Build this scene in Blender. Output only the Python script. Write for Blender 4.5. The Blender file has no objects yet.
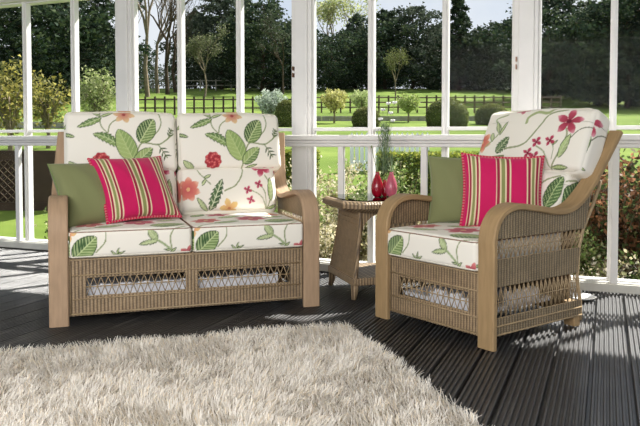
import bpy, math, random
import numpy as np
from mathutils import Vector, Matrix
PI = math.pi
random.seed(7)
rng = np.random.default_rng(11)
scn = bpy.context.scene
COL = scn.collection
R = math.radians

# ------------------------------------------------------------------ helpers
def tag(o, label=None, cat=None, group=None, kind=None):
    if label: o['label'] = label
    if cat: o['category'] = cat
    if group: o['group'] = group
    if kind: o['kind'] = kind
    return o

def empty(name, loc=(0, 0, 0), rz=0.0, label=None, cat=None, group=None, kind=None):
    o = bpy.data.objects.new(name, None)
    o.empty_display_size = 0.1
    COL.objects.link(o)
    o.location = loc
    o.rotation_euler = (0, 0, rz)
    return tag(o, label, cat, group, kind)

def copy_tree(o, parent=None):
    c = o.copy(); COL.objects.link(c); c.parent = parent
    for ch in [x for x in bpy.data.objects if x.parent == o]:
        copy_tree(ch, c)
    return c

class MB:
    """collects shapes, links them as one mesh object"""
    def __init__(s): s.v = []; s.f = []; s.m = []; s.cur = 0
    def add(s, vs, fs):
        b = len(s.v); s.v += [tuple(v) for v in vs]
        for f in fs: s.f.append(tuple(b + i for i in f)); s.m.append(s.cur)
        return s
    def box(s, x0, x1, y0, y1, z0, z1):
        vs = [(x, y, z) for z in (z0, z1) for y in (y0, y1) for x in (x0, x1)]
        return s.add(vs, [(0, 2, 3, 1), (4, 5, 7, 6), (0, 1, 5, 4), (2, 6, 7, 3), (0, 4, 6, 2), (1, 3, 7, 5)])
    def tube(s, pts, r, n=6, cap=True):
        P = [Vector(p) for p in pts]
        rr = r if isinstance(r, (list, tuple)) else [r] * len(P)
        vs = []; prev = None
        for i, p in enumerate(P):
            a = P[max(i - 1, 0)]; b = P[min(i + 1, len(P) - 1)]
            t = (b - a)
            t = t.normalized() if t.length > 1e-9 else Vector((0, 0, 1))
            if prev is None:
                ref = Vector((0, 0, 1)) if abs(t.z) < .9 else Vector((1, 0, 0))
                u = t.cross(ref).normalized()
            else:
                u = (prev - t * prev.dot(t))
                u = u.normalized() if u.length > 1e-6 else t.orthogonal().normalized()
            prev = u; w = t.cross(u)
            for k in range(n):
                a_ = 2 * PI * k / n
                vs.append(p + (u * math.cos(a_) + w * math.sin(a_)) * rr[i])
        fs = []
        for i in range(len(P) - 1):
            for k in range(n):
                k2 = (k + 1) % n
                fs.append((i * n + k, i * n + k2, (i + 1) * n + k2, (i + 1) * n + k))
        if cap:
            fs.append(tuple(range(n))[::-1]); fs.append(tuple((len(P) - 1) * n + k for k in range(n)))
        return s.add(vs, fs)
    def lathe(s, prof, c=(0, 0, 0), n=28):
        vs = []; fs = []
        for (r, z) in prof:
            for k in range(n):
                a = 2 * PI * k / n
                vs.append((c[0] + r * math.cos(a), c[1] + r * math.sin(a), c[2] + z))
        for i in range(len(prof) - 1):
            for k in range(n):
                k2 = (k + 1) % n
                fs.append((i * n + k, i * n + k2, (i + 1) * n + k2, (i + 1) * n + k))
        fs.append(tuple(range(n))[::-1]); fs.append(tuple((len(prof) - 1) * n + k for k in range(n)))
        return s.add(vs, fs)
    def prism(s, poly, z0, z1):
        n = len(poly)
        vs = [(x, y, z0) for x, y in poly] + [(x, y, z1) for x, y in poly]
        fs = [tuple(range(n))[::-1], tuple(range(n, 2 * n))]
        fs += [(i, (i + 1) % n, n + (i + 1) % n, n + i) for i in range(n)]
        return s.add(vs, fs)
    def loft(s, rings, cap=True):
        n = len(rings[0]); vs = [p for r in rings for p in r]; fs = []
        for i in range(len(rings) - 1):
            for k in range(n):
                k2 = (k + 1) % n
                fs.append((i * n + k, i * n + k2, (i + 1) * n + k2, (i + 1) * n + k))
        if cap:
            fs.append(tuple(range(n))[::-1]); fs.append(tuple((len(rings) - 1) * n + k for k in range(n)))
        return s.add(vs, fs)
    def build(s, name, mat, parent=None, smooth=False, bevel=0, solid=0):
        me = bpy.data.meshes.new(name)
        me.from_pydata(s.v, [], s.f)
        mats = mat if isinstance(mat, (list, tuple)) else [mat]
        for m in mats: me.materials.append(m)
        if len(mats) > 1: me.polygons.foreach_set('material_index', s.m)
        if smooth: me.polygons.foreach_set('use_smooth', [True] * len(me.polygons))
        me.update()
        o = bpy.data.objects.new(name, me); COL.objects.link(o)
        if parent is not None: o.parent = parent
        if solid:
            md = o.modifiers.new('s', 'SOLIDIFY'); md.thickness = solid; md.offset = 0
        if bevel:
            md = o.modifiers.new('b', 'BEVEL'); md.width = bevel; md.segments = 2; md.limit_method = 'ANGLE'
        return o

def np_mesh(name, V, F, mat, parent=None, col=None, smooth=False):
    """V (n,3), F (m,k) int array, col (n,3) linear colours per vertex"""
    me = bpy.data.meshes.new(name)
    V = np.asarray(V, dtype=np.float32); F = np.asarray(F, dtype=np.int32)
    k = F.shape[1]
    me.vertices.add(len(V)); me.vertices.foreach_set('co', V.ravel())
    me.loops.add(F.size); me.loops.foreach_set('vertex_index', F.ravel())
    me.polygons.add(len(F))
    me.polygons.foreach_set('loop_start', np.arange(0, F.size, k, dtype=np.int32))
    me.polygons.foreach_set('loop_total', np.full(len(F), k, dtype=np.int32))
    if smooth: me.polygons.foreach_set('use_smooth', np.ones(len(F), dtype=bool))
    me.update(calc_edges=True)
    if col is not None:
        a = me.color_attributes.new('col', 'FLOAT_COLOR', 'POINT')
        c = np.ones((len(V), 4), dtype=np.float32); c[:, :3] = col
        a.data.foreach_set('color', c.ravel())
    me.materials.append(mat)
    o = bpy.data.objects.new(name, me); COL.objects.link(o)
    if parent is not None: o.parent = parent
    return o

def lin(c):
    """0-255 sRGB -> linear"""
    return tuple(((x / 255) / 12.92 if x / 255 <= .04045 else ((x / 255 + .055) / 1.055) ** 2.4) for x in c)

def spline(pts, n=8):
    P = [np.array(p, float) for p in pts]; out = []
    P = [2 * P[0] - P[1]] + P + [2 * P[-1] - P[-2]]
    for i in range(1, len(P) - 2):
        for k in range(n):
            t = k / n
            out.append(.5 * ((2 * P[i]) + (-P[i - 1] + P[i + 1]) * t + (2 * P[i - 1] - 5 * P[i] + 4 * P[i + 1] - P[i + 2]) * t * t
                             + (-P[i - 1] + 3 * P[i] - 3 * P[i + 1] + P[i + 2]) * t ** 3))
    out.append(P[-2]); return out

# ------------------------------------------------------------------ materials
def newmat(name):
    m = bpy.data.materials.new(name); m.use_nodes = True
    nt = m.node_tree; b = nt.nodes['Principled BSDF']
    return m, nt, b
def N(nt, t, **k):
    n = nt.nodes.new(t)
    for a, v in k.items(): setattr(n, a, v)
    return n
def ramp(nt, fac, stops):
    r = N(nt, 'ShaderNodeValToRGB'); nt.links.new(fac, r.inputs['Fac'])
    e = r.color_ramp.elements
    while len(e) < len(stops): e.new(.5)
    for i, (p, c) in enumerate(stops): e[i].position = p; e[i].color = (*c, 1)
    return r.outputs['Color']
def noise(nt, scale, detail=4, vec=None, rough=.5):
    n = N(nt, 'ShaderNodeTexNoise'); n.inputs['Scale'].default_value = scale
    n.inputs['Detail'].default_value = detail; n.inputs['Roughness'].default_value = rough
    if vec is None:
        tc = N(nt, 'ShaderNodeTexCoord'); vec = tc.outputs['Object']
    nt.links.new(vec, n.inputs['Vector']); return n.outputs['Fac']
def bump(nt, b, h, s, d=.002):
    bp = N(nt, 'ShaderNodeBump'); bp.inputs['Strength'].default_value = s; bp.inputs['Distance'].default_value = d
    nt.links.new(h, bp.inputs['Height']); nt.links.new(bp.outputs['Normal'], b.inputs['Normal'])
def mapping(nt, scale, rot=(0, 0, 0)):
    tc = N(nt, 'ShaderNodeTexCoord'); mp = N(nt, 'ShaderNodeMapping')
    mp.inputs['Scale'].default_value = scale; mp.inputs['Rotation'].default_value = rot
    nt.links.new(tc.outputs['Object'], mp.inputs['Vector']); return mp.outputs['Vector']
def math_(nt, op, a, b=None, c=None):
    n = N(nt, 'ShaderNodeMath', operation=op)
    for i, v in enumerate((a, b, c)):
        if v is None: continue
        if isinstance(v, (int, float)): n.inputs[i].default_value = v
        else: nt.links.new(v, n.inputs[i])
    return n.outputs[0]

def plain(name, c, rough=.6, spec=.4, var=.08, scale=6, metal=0.0):
    m, nt, b = newmat(name); c = lin(c)
    f = noise(nt, scale)
    nt.links.new(ramp(nt, f, [(.3, tuple(x * (1 - var) for x in c)), (.7, tuple(min(1, x * (1 + var)) for x in c))]), b.inputs['Base Color'])
    b.inputs['Roughness'].default_value = rough; b.inputs['Specular IOR Level'].default_value = spec
    b.inputs['Metallic'].default_value = metal
    return m

def wicker(name, axis, c0=(84, 68, 50), c1=(166, 142, 110), pitch=.018):
    m, nt, b = newmat(name)
    tc = N(nt, 'ShaderNodeTexCoord'); sp = N(nt, 'ShaderNodeSeparateXYZ'); nt.links.new(tc.outputs['Object'], sp.inputs[0])
    u = sp.outputs[axis]; v = sp.outputs['Z']
    if axis == 'Z': u = sp.outputs['X']; v = sp.outputs['Y']
    us = math_(nt, 'MULTIPLY', u, 1 / pitch)
    rib = math_(nt, 'ABSOLUTE', math_(nt, 'SINE', math_(nt, 'MULTIPLY', us, PI)))
    par = math_(nt, 'MULTIPLY', math_(nt, 'FLOOR', us), PI)
    wv = math_(nt, 'SINE', math_(nt, 'ADD', math_(nt, 'MULTIPLY', v, 2 * PI / .0085), par))
    h = math_(nt, 'ADD', math_(nt, 'MULTIPLY', rib, .72), math_(nt, 'MULTIPLY', math_(nt, 'MULTIPLY_ADD', wv, .5, .5), .28))
    nz = noise(nt, 34, 3); nb = noise(nt, 5, 2)
    h2 = math_(nt, 'ADD', h, math_(nt, 'MULTIPLY', math_(nt, 'SUBTRACT', nz, .5), .5))
    h2 = math_(nt, 'ADD', h2, math_(nt, 'MULTIPLY', math_(nt, 'SUBTRACT', nb, .5), .5))
    nt.links.new(ramp(nt, h2, [(.12, lin(c0)), (.55, lin(tuple((a + b_) / 2 for a, b_ in zip(c0, c1)))), (.95, lin(c1))]), b.inputs['Base Color'])
    b.inputs['Roughness'].default_value = .55
    bump(nt, b, h, .7, .004)
    return m

def wood(name, c, scale=(1, 1, 1)):
    m, nt, b = newmat(name)
    v = mapping(nt, (40 * scale[0], 5 * scale[1], 5 * scale[2]))
    f = noise(nt, 1.5, 5, v); c = lin(c)
    nt.links.new(ramp(nt, f, [(.25, tuple(x * .78 for x in c)), (.6, c), (.85, tuple(min(1, x * 1.12) for x in c))]), b.inputs['Base Color'])
    b.inputs['Roughness'].default_value = .6; b.inputs['Specular IOR Level'].default_value = .3
    return m

def vcol(name, rough=.85, spec=.2, weave=0, trans=0.0, sheen=0):
    m, nt, b = newmat(name)
    a = N(nt, 'ShaderNodeVertexColor'); a.layer_name = 'col'
    nt.links.new(a.outputs['Color'], b.inputs['Base Color'])
    b.inputs['Roughness'].default_value = rough; b.inputs['Specular IOR Level'].default_value = spec
    if sheen: b.inputs['Sheen Weight'].default_value = sheen
    if weave: bump(nt, b, noise(nt, weave, 2), .15, .001)
    if trans:
        t = N(nt, 'ShaderNodeBsdfTranslucent'); nt.links.new(a.outputs['Color'], t.inputs['Color'])
        mx = N(nt, 'ShaderNodeMixShader'); mx.inputs[0].default_value = trans
        nt.links.new(b.outputs[0], mx.inputs[1]); nt.links.new(t.outputs[0], mx.inputs[2])
        nt.links.new(mx.outputs[0], nt.nodes['Material Output'].inputs['Surface'])
    return m

M = {}
M['paint'] = plain('white_paint', (232, 230, 228), .45, .4, .03)
M['paint_old'] = plain('cream_paint', (205, 203, 194), .5, .4, .1, 9)
M['wick_x'] = wicker('wicker_front', 'X'); M['wick_y'] = wicker('wicker_side', 'Y')
M['wick_y_dark'] = wicker('wicker_side_grey', 'Y', (80, 68, 50), (158, 138, 108), .02)
M['wick_z'] = wicker('wicker_top', 'Z')
M['cane'] = plain('cane', (158, 136, 104), .5, .4, .2, 40)
M['wood_pink'] = wood('beech_wood', (174, 146, 118))
M['wood_gold'] = wood('golden_wood', (164, 136, 98))
M['fabric'] = vcol('floral_fabric', .9, .15, 300, 0, .1)
M['pillow'] = vcol('pillow_fabric', .75, .25, 260, 0, .2)
M['piping_d'] = plain('dark_piping', (150, 124, 108), .8, .2, .3, 80)
M['piping_l'] = plain('cream_piping', (226, 220, 206), .8, .2, .1, 80)
M['piping_g'] = plain('green_piping', (116, 132, 82), .7, .2, .1, 80)
M['lining'] = plain('white_lining', (235, 235, 240), .8, .2, .05, 30)
M['leaf'] = vcol('leaves', .6, .25, 0, .45)
M['needle'] = vcol('needles', .8, .1, 0, .25)
M['bark'] = plain('bark', (78, 68, 56), .9, .1, .3, 3)
M['bark_pale'] = plain('pale_bark', (128, 116, 98), .9, .1, .3, 3)
M['timber'] = plain('weathered_timber', (92, 80, 66), .85, .2, .3, 4)
M['timber_pale'] = plain('grey_timber', (150, 146, 134), .85, .2, .2, 4)
M['timber_dark'] = plain('dark_timber', (66, 54, 46), .85, .2, .25, 4)
M['stone'] = plain('grey_stone', (146, 142, 132), .9, .2, .25, 3)
M['red_glaze'] = plain('red_glaze', (146, 10, 34), .2, .6, .1, 20)
M['pink_glaze'] = plain('pink_glaze', (180, 84, 104), .3, .6, .15, 30)
M['white_petal'] = plain('white_petal', (226, 228, 226), .7, .2, .08, 30)
M['stem'] = vcol('stem_green', .7, .2)
M['brass'] = plain('brown_metal', (120, 84, 60), .4, .5, .1, 30, .6)
M['china'] = plain('white_china', (235, 235, 235), .15, .6, .02)
M['thatch'] = plain('picket_paint', (232, 236, 240), .6, .3, .04)
# rug
M['rug'] = vcol('rug_wool', .95, .1, 0, .4)
# wet-looking grooved deck
m, nt, b = newmat('dark_deck')
f = noise(nt, 1.0, 5, mapping(nt, (26, 1.6, 3)))
nt.links.new(ramp(nt, f, [(.25, lin((17, 16, 16))), (.6, lin((36, 34, 34))), (.8, lin((88, 84, 82)))]), b.inputs['Base Color'])
f2 = noise(nt, 3.0, 3)
nt.links.new(ramp(nt, f2, [(.3, (.5,) * 3), (.7, (.64,) * 3)]), b.inputs['Roughness'])
b.inputs['Specular IOR Level'].default_value = 1.0
b.inputs['Coat Weight'].default_value = .35; b.inputs['Coat Roughness'].default_value = .2
bump(nt, b, noise(nt, 1.0, 4, mapping(nt, (60, 18, 3))), .5, .003)
M['deck'] = m
# lawn
m, nt, b = newmat('grass')
f = noise(nt, .35, 6, None, .7)
nt.links.new(ramp(nt, f, [(.3, lin((76, 94, 38))), (.5, lin((98, 118, 50))), (.7, lin((122, 138, 66)))]), b.inputs['Base Color'])
b.inputs['Roughness'].default_value = .95; b.inputs['Specular IOR Level'].default_value = .1
M['grass'] = m
# window glass
def glassmat(name, base, tint=(1, 1, 1), gain=1.0):
    m = bpy.data.materials.new(name); m.use_nodes = True; nt = m.node_tree
    nt.nodes.remove(nt.nodes['Principled BSDF'])
    tr = N(nt, 'ShaderNodeBsdfTransparent'); tr.inputs[0].default_value = (*tint, 1)
    gl = N(nt, 'ShaderNodeBsdfGlossy'); gl.inputs['Roughness'].default_value = .01
    lw = N(nt, 'ShaderNodeFresnel'); lw.inputs['IOR'].default_value = base
    mx = N(nt, 'ShaderNodeMixShader')
    nt.links.new(math_(nt, 'MULTIPLY', lw.outputs[0], gain), mx.inputs[0]); nt.links.new(tr.outputs[0], mx.inputs[1]); nt.links.new(gl.outputs[0], mx.inputs[2])
    nt.links.new(mx.outputs[0], nt.nodes['Material Output'].inputs['Surface'])
    return m
M['glass'] = glassmat('window_glass', 1.3, (.97, .98, .98), .12)
M['table_glass'] = glassmat('table_glass', 1.5, (.72, .8, .76))

# ------------------------------------------------------------------ camera
cam = bpy.data.cameras.new('camera'); co = bpy.data.objects.new('camera', cam); COL.objects.link(co)
co.location = (0, 0, .95); co.rotation_euler = (R(90 - 2.2), 0, 0)
cam.sensor_width = 36; cam.lens = 706 / 640 * 36; cam.shift_y = -46 / 640; cam.clip_end = 400
scn.camera = co

# ------------------------------------------------------------------ the window wall, its frame of reference: x along the wall, y outwards
WA = (-2.845, 6.246); WR = math.atan2(-.376, .927)
def wall_obj(o):
    o.location = (WA[0], WA[1], 0); o.rotation_euler = (0, 0, WR); return o
def wp(t, off, z=0):
    c, s = math.cos(WR), math.sin(WR)
    return (WA[0] + t * c - off * s, WA[1] + t * s + off * c, z)
T0, T1 = -2.2, 8.2
# deck
d = MB()
bw = .145; gap = .007; x = -6.0
nr = 7
while x < 11.2:
    rw = bw / nr
    prof = []
    for k in range(nr):
        a = x + k * rw
        prof += [(a + .0005, -.01), (a + .0025, -.002), (a + .0045, 0), (a + rw - .0105, 0), (a + rw - .0085, -.002), (a + rw - .0065, -.01)]
    prof[0] = (x, -.01)
    for i in range(len(prof) - 1):
        (xa, za), (xb, zb) = prof[i], prof[i + 1]
        d.add([(xa, -7.5, za), (xb, -7.5, zb), (xb, .32, zb), (xa, .32, za)], [(0, 1, 2, 3)])
    for xe in (x, prof[-1][0]):
        d.add([(xe, -7.5, -.01), (xe, .32, -.01), (xe, .32, -.03), (xe, -7.5, -.03)], [(0, 1, 2, 3)])
    x += bw + gap
d.add([(-6, -7.5, -.03), (11.3, -7.5, -.03), (11.3, .32, -.03), (-6, .32, -.03)], [(0, 1, 2, 3)])
wall_obj(tag(d.build('floor', M['deck']), 'dark brown grooved timber decking', 'decking', kind='structure'))

# posts, mullions, transom, glass
PO = .20
posts = [1.232 + 1.623 * k for k in range(-2, 5)]
tn = 1
for pt in posts:
    p = MB()
    p.box(pt - .08, pt + .08, PO - .045, PO + .06, -.02, 2.18)
    p.box(pt - .045, pt + .055, PO - .07, PO - .045, .02, 2.18)
    for sx in (-.092, .08): p.box(pt + sx, pt + sx + .015, PO - .02, PO + .03, -.02, 2.18)
    po = p.build('trim_%d' % tn, M['paint'], bevel=.006)
    tag(po, 'broad white window post', 'post', kind='structure'); wall_obj(po)
    tn += 1
    if not 2 < pt < 5: continue
    q = MB(); q.box(pt - .06, pt - .054, PO - .08, PO - .045, 1.42, 1.45); q.box(pt - .06, pt - .054, PO - .08, PO - .045, 1.47, 1.5)
    qo = q.build('latch', M['brass'], po)
BW = 1.623
for k in range(len(posts) - 1):
    a, c = posts[k] + .085, posts[k + 1] - .085
    w = MB()
    for j in (1, 2):
        mx_ = posts[k] + BW * j / 3 + (.0)
        w.box(mx_ - .022, mx_ + .022, PO - .03, PO + .03, 0, 2.18)
        w.box(mx_ - .011, mx_ + .011, PO - .045, PO - .03, 0, 2.18)
    w.box(a, c, PO - .026, PO + .026, 1.016, 1.042)
    w.box(a, c, PO - .035, PO + .04, -.02, .05)
    w.box(a, c, PO - .035, PO + .04, 2.165, 2.18)
    wo = w.build('window_%d' % (k + 1), M['paint'], bevel=.004)
    tag(wo, 'white glazed window bay of three tall lights', 'window', kind='structure'); wall_obj(wo)
    g = MB(); g.add([(a, PO + .008, .05), (c, PO + .008, .05), (c, PO + .008, 2.17), (a, PO + .008, 2.17)], [(0, 1, 2, 3)])
    go = g.build('pane', M['glass'], wo)
# top beam + fascia + ceiling
b_ = MB(); b_.box(T0, T1, PO - .1, PO + .12, 2.175, 2.36)
b_.box(T0, T1, PO - .14, PO - .1, 2.22, 2.27)
bo = b_.build('trim_%d' % tn, M['paint_old'], bevel=.008); tag(bo, 'cream painted top beam over the windows', 'beam', kind='structure'); wall_obj(bo); tn += 1
c_ = MB(); c_.box(T0, T1, -6.2, PO + .3, 2.36, 2.42)
wall_obj(tag(c_.build('ceiling', M['paint']), 'white ceiling', 'ceiling', kind='structure'))

# balustrade
rail = empty('railing', (WA[0], WA[1], 0), WR, 'long white wooden balustrade with broad handrail inside the windows', 'railing')
h = MB(); h.box(T0, T1, -.05, .05, .945, .985); h.box(T0, T1, -.035, .035, .925, .945); h.box(T0, T1, -.028, .028, .9, .925)
h.build('handrail', M['paint'], rail, bevel=.01)
h = MB(); h.box(T0, T1, -.03, .03, .005, .06); h.box(T0, T1, -.018, .018, .055, .068)
h.build('bottom_rail', M['paint_old'], rail, bevel=.005)
first = None
for k in range(-4, 14):
    t = .23 + .601 * k
    if first is None:
        h = MB(); h.box(-.021, .021, -.021, .021, .06, .905)
        first = h.build('baluster', M['paint'], rail, bevel=.004); o = first
    else:
        o = first.copy(); COL.objects.link(o); o.parent = rail
    o.location = (t, 0, 0)

# ------------------------------------------------------------------ pattern canvas painted from code (colour attribute)
class Canvas:
    def __init__(s, w, h, base=(236, 231, 219), res=.002):
        s.w, s.h, s.res = w, h, res
        s.nx = int(w / res) + 1; s.ny = int(h / res) + 1
        s.im = np.ones((s.ny, s.nx, 3)) * np.array(lin(base))
        s.X, s.Y = np.meshgrid(np.linspace(0, 1, s.nx) * w, np.linspace(0, 1, s.ny) * h)
    def paint(s, mask, c, a=1.0):
        mk = (np.clip(mask, 0, 1) * a)[..., None]
        s.im = s.im * (1 - mk) + np.array(lin(c)) * mk
    def stroke(s, pts, wd, c, a=1.0):
        wd = wd * 1.45
        P = spline(pts, 6) if len(pts) > 2 else [np.array(p, float) for p in pts]
        D = np.full(s.X.shape, 9.0)
        for p, q in zip(P[:-1], P[1:]):
            dx, dy = q - p; L = dx * dx + dy * dy + 1e-12
            t = np.clip(((s.X - p[0]) * dx + (s.Y - p[1]) * dy) / L, 0, 1)
            D = np.minimum(D, np.hypot(s.X - p[0] - t * dx, s.Y - p[1] - t * dy))
        s.paint(np.clip((wd / 2 - D) / s.res + .5, 0, 1), c, a)
    def leaf(s, base, tip, wd, c1, c2, vein, serr=0, out=(70, 92, 48), nv=6, bend=0.0, vw=.004):
        bx, by = base; tx, ty = tip; L = math.hypot(tx - bx, ty - by); ux, uy = (tx - bx) / L, (ty - by) / L
        t = ((s.X - bx) * ux + (s.Y - by) * uy) / L; n = (-(s.X - bx) * uy + (s.Y - by) * ux)
        tc = np.clip(t, 0, 1); n = n - bend * np.sin(PI * tc) * L
        prof = wd * .56 * np.sin(PI * tc ** .85) ** .62
        if serr: prof = prof * (1 - serr * (np.abs(((tc * 7) % 1) - .0)))
        inside = np.clip((prof - np.abs(n)) / s.res + .5, 0, 1) * (t > 0) * (t < 1)
        s.paint(inside, out)
        ins2 = np.clip((prof - .0045 - np.abs(n)) / s.res + .5, 0, 1) * (t > 0.02) * (t < .98)
        s.paint(ins2, c1)
        s.paint(ins2 * (n > 0), c2, .75)
        ph = (t * L - np.abs(n) * .9) / (L / nv)
        st = np.clip((.5 * vw / (L / nv) - np.abs((ph % 1) - .5)) * (L / nv) / s.res + .6, 0, 1)
        s.paint(ins2 * st, vein, .85)
        s.paint(ins2 * np.clip((vw * .5 - np.abs(n)) / s.res + .5, 0, 1), vein)
    def flower(s, c, r, n, c1, c2, cc, rot=0, tipc=None, asp=.42, squash=1.0):
        for k in range(n):
            a = rot + 2 * PI * k / n
            ux, uy = math.cos(a), math.sin(a)
            dx, dy = s.X - c[0], (s.Y - c[1]) / squash
            al = (dx * ux + dy * uy); pr = (-dx * uy + dy * ux)
            t = al / r; prof = asp * .72 * r * np.sin(PI * np.clip(t, 0, 1) ** 1.2) ** .8
            ins = np.clip((prof - np.abs(pr)) / s.res + .5, 0, 1) * (t > 0) * (t < 1)
            s.paint(ins, c1)
            s.paint(ins * np.clip(1.3 - t * 1.6, 0, 1), c2, .8)
            if tipc: s.paint(ins * np.clip(t * 3 - 2.0, 0, 1), tipc, .8)
        D = np.hypot(s.X - c[0], (s.Y - c[1]) / squash)
        s.paint(np.clip((r * .16 - D) / s.res + .5, 0, 1), cc)
    def ball(s, c, r):
        D = np.hypot(s.X - c[0], s.Y - c[1]); A = np.arctan2(s.Y - c[1], s.X - c[0])
        s.paint(np.clip((r * (1 + .06 * np.sin(9 * A)) - D) / s.res + .5, 0, 1), (186, 42, 56))
        for k in range(34):
            rr = r * .92 * math.sqrt((k + .5) / 34); a = k * 2.4
            s.paint(np.clip((r * .11 - np.hypot(s.X - c[0] - rr * math.cos(a), s.Y - c[1] - rr * math.sin(a))) / s.res + .5, 0, 1), (226, 104, 100) if k % 2 else (150, 22, 44), .9)
    def twig(s, p, q, c=(118, 136, 78)):
        s.stroke([p, q], .004, c); p = np.array(p); q = np.array(q); dv = (q - p); nn_ = np.array([-dv[1], dv[0]])
        for t in (.3, .55, .8):
            for sg in (1, -1):
                a = p + dv * t; s.leaf(tuple(a), tuple(a + dv * .25 + nn_ * .28 * sg), .008, (150, 168, 104), (150, 168, 104), (150, 168, 104))
    def sample(s, u, v):
        i = np.clip((u * (s.nx - 1)).round().astype(int), 0, s.nx - 1); j = np.clip((v * (s.ny - 1)).round().astype(int), 0, s.ny - 1)
        return s.im[j, i]

LG1, LG2, DG1, DG2, PV, STM = (150, 176, 96), (124, 156, 78), (62, 98, 52), (84, 122, 62), (196, 210, 150), (146, 158, 108)
PG1, PG2 = (172, 186, 132), (152, 172, 116)
def mk(w, h, x0, x1, y0, y1):
    c = Canvas(w, h); sx, sy = w / (x1 - x0), h / (y1 - y0)
    return c, (lambda x, y: ((x - x0) * sx, (y - y0) * sy)), sx
def sofa_upper():
    c, P, k = mk(.66, .36, 30, 580, 75, 365)
    c.stroke([P(200, 75), P(205, 150), P(238, 190)], .005, STM); c.stroke([P(238, 188), P(250, 145), P(300, 112)], .005, STM)
    c.leaf(P(208, 112), P(92, 158), .045, LG2, DG2, PV, .25)
    c.leaf(P(205, 105), P(265, 84), .02, LG1, LG2, PV); c.leaf(P(205, 105), P(162, 78), .016, LG1, LG2, PV)
    c.flower(P(316, 98), .066, 6, (222, 186, 130), (206, 104, 96), (170, 60, 60), .2, None, .4, .85)
    c.leaf(P(292, 252), P(165, 192), .058, LG2, DG2, PV, .3, bend=.08)
    c.stroke([P(355, 365), P(370, 300), P(395, 240), P(430, 236), P(490, 240), P(560, 190)], .006, STM)
    c.stroke([P(490, 85), P(498, 140), P(470, 190), P(400, 235)], .005, STM)
    c.twig(P(530, 215), P(552, 165)); c.twig(P(480, 240), P(525, 305))
    c.leaf(P(358, 322), P(286, 168), .105, (158, 184, 98), (132, 164, 84), (186, 204, 130), nv=7)
    c.leaf(P(390, 232), P(462, 118), .1, DG1, LG2, (190, 206, 140), nv=8, vw=.006)
    c.leaf(P(362, 338), P(452, 258), .07, LG1, DG2, PV, nv=7)
    c.ball(P(203, 322), .052)
    c.leaf(P(20, 188), P(82, 205), .022, DG2, DG1, PV)
    c.leaf(P(105, 372), P(50, 318), .04, PG1, PG2, PV)
    c.leaf(P(375, 362), P(438, 342), .018, LG2, DG2, PV)
    c.flower(P(500, 400), .06, 5, (206, 70, 104), (170, 24, 66), (120, 20, 50), -.9, (236, 180, 190))
    return c
def sofa_lower():
    c, P, k = mk(.62, .29, 45, 500, 40, 235)
    c.stroke([P(120, 40), P(140, 80), P(185, 125)], .005, STM); c.leaf(P(160, 100), P(190, 85), .02, PG1, PG2, PV); c.leaf(P(165, 105), P(145, 130), .02, PG1, PG2, PV)
    c.stroke([P(325, 40), P(335, 80), P(300, 130), P(248, 152)], .006, STM)
    c.flower(P(85, 142), .075, 7, (226, 128, 104), (206, 66, 76), (226, 170, 110), .3, (240, 200, 170))
    c.leaf(P(178, 230), P(240, 104), .065, (78, 112, 66), (60, 92, 56), (206, 216, 176), .35, nv=6, vw=.006)
    c.leaf(P(168, 235), P(122, 175), .03, PG1, PG2, PV)
    c.flower(P(266, 222), .062, 5, (228, 190, 104), (214, 150, 84), (180, 110, 60), -.6)
    c.flower(P(425, 55), .066, 5, (204, 60, 100), (168, 22, 66), (110, 16, 46), .5, (238, 190, 200))
    c.stroke([P(440, 235), P(420, 180), P(370, 150)], .004, STM); c.stroke([P(440, 235), P(435, 160), P(408, 128)], .004, STM)
    c.stroke([P(440, 235), P(470, 150), P(440, 90)], .005, STM)
    for q in ((355, 150), (366, 190), (408, 128)): c.flower(P(*q), .028, 4, (206, 60, 104), (170, 20, 70), (150, 20, 60), .4)
    c.leaf(P(462, 195), P(462, 100), .035, LG1, PG2, PV); c.leaf(P(445, 232), P(495, 212), .028, LG1, DG2, PV)
    return c
def seat_front():
    c, P, k = mk(.63, .14, 40, 605, 150, 290)
    c.stroke([P(205, 150), P(200, 210), P(160, 262)], .005, STM)
    c.leaf(P(62, 292), P(160, 182), .1, DG1, LG2, (186, 204, 136), nv=8, vw=.006)
    c.leaf(P(250, 285), P(225, 255), .012, LG1, LG2, PV); c.leaf(P(250, 285), P(265, 240), .012, LG1, DG2, PV); c.leaf(P(255, 280), P(290, 262), .012, LG1, LG2, PV)
    c.leaf(P(440, 215), P(395, 150), .04, PG1, PG2, PV); c.leaf(P(445, 212), P(352, 232), .03, PG1, PG2, PV, .3)
    c.stroke([P(430, 205), P(470, 235), P(505, 268)], .008, PG2); c.stroke([P(520, 150), P(500, 200), P(508, 270)], .005, STM)
    c.leaf(P(500, 285), P(530, 255), .014, LG1, LG2, PV); c.leaf(P(500, 270), P(470, 262), .012, LG1, LG2, PV)
    c.flower(P(32, 160), .05, 5, (230, 186, 110), (220, 120, 90), (190, 80, 70))
    c.flower(P(585, 295), .05, 5, (214, 110, 110), (180, 40, 70), (190, 80, 70))
    return c
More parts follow.
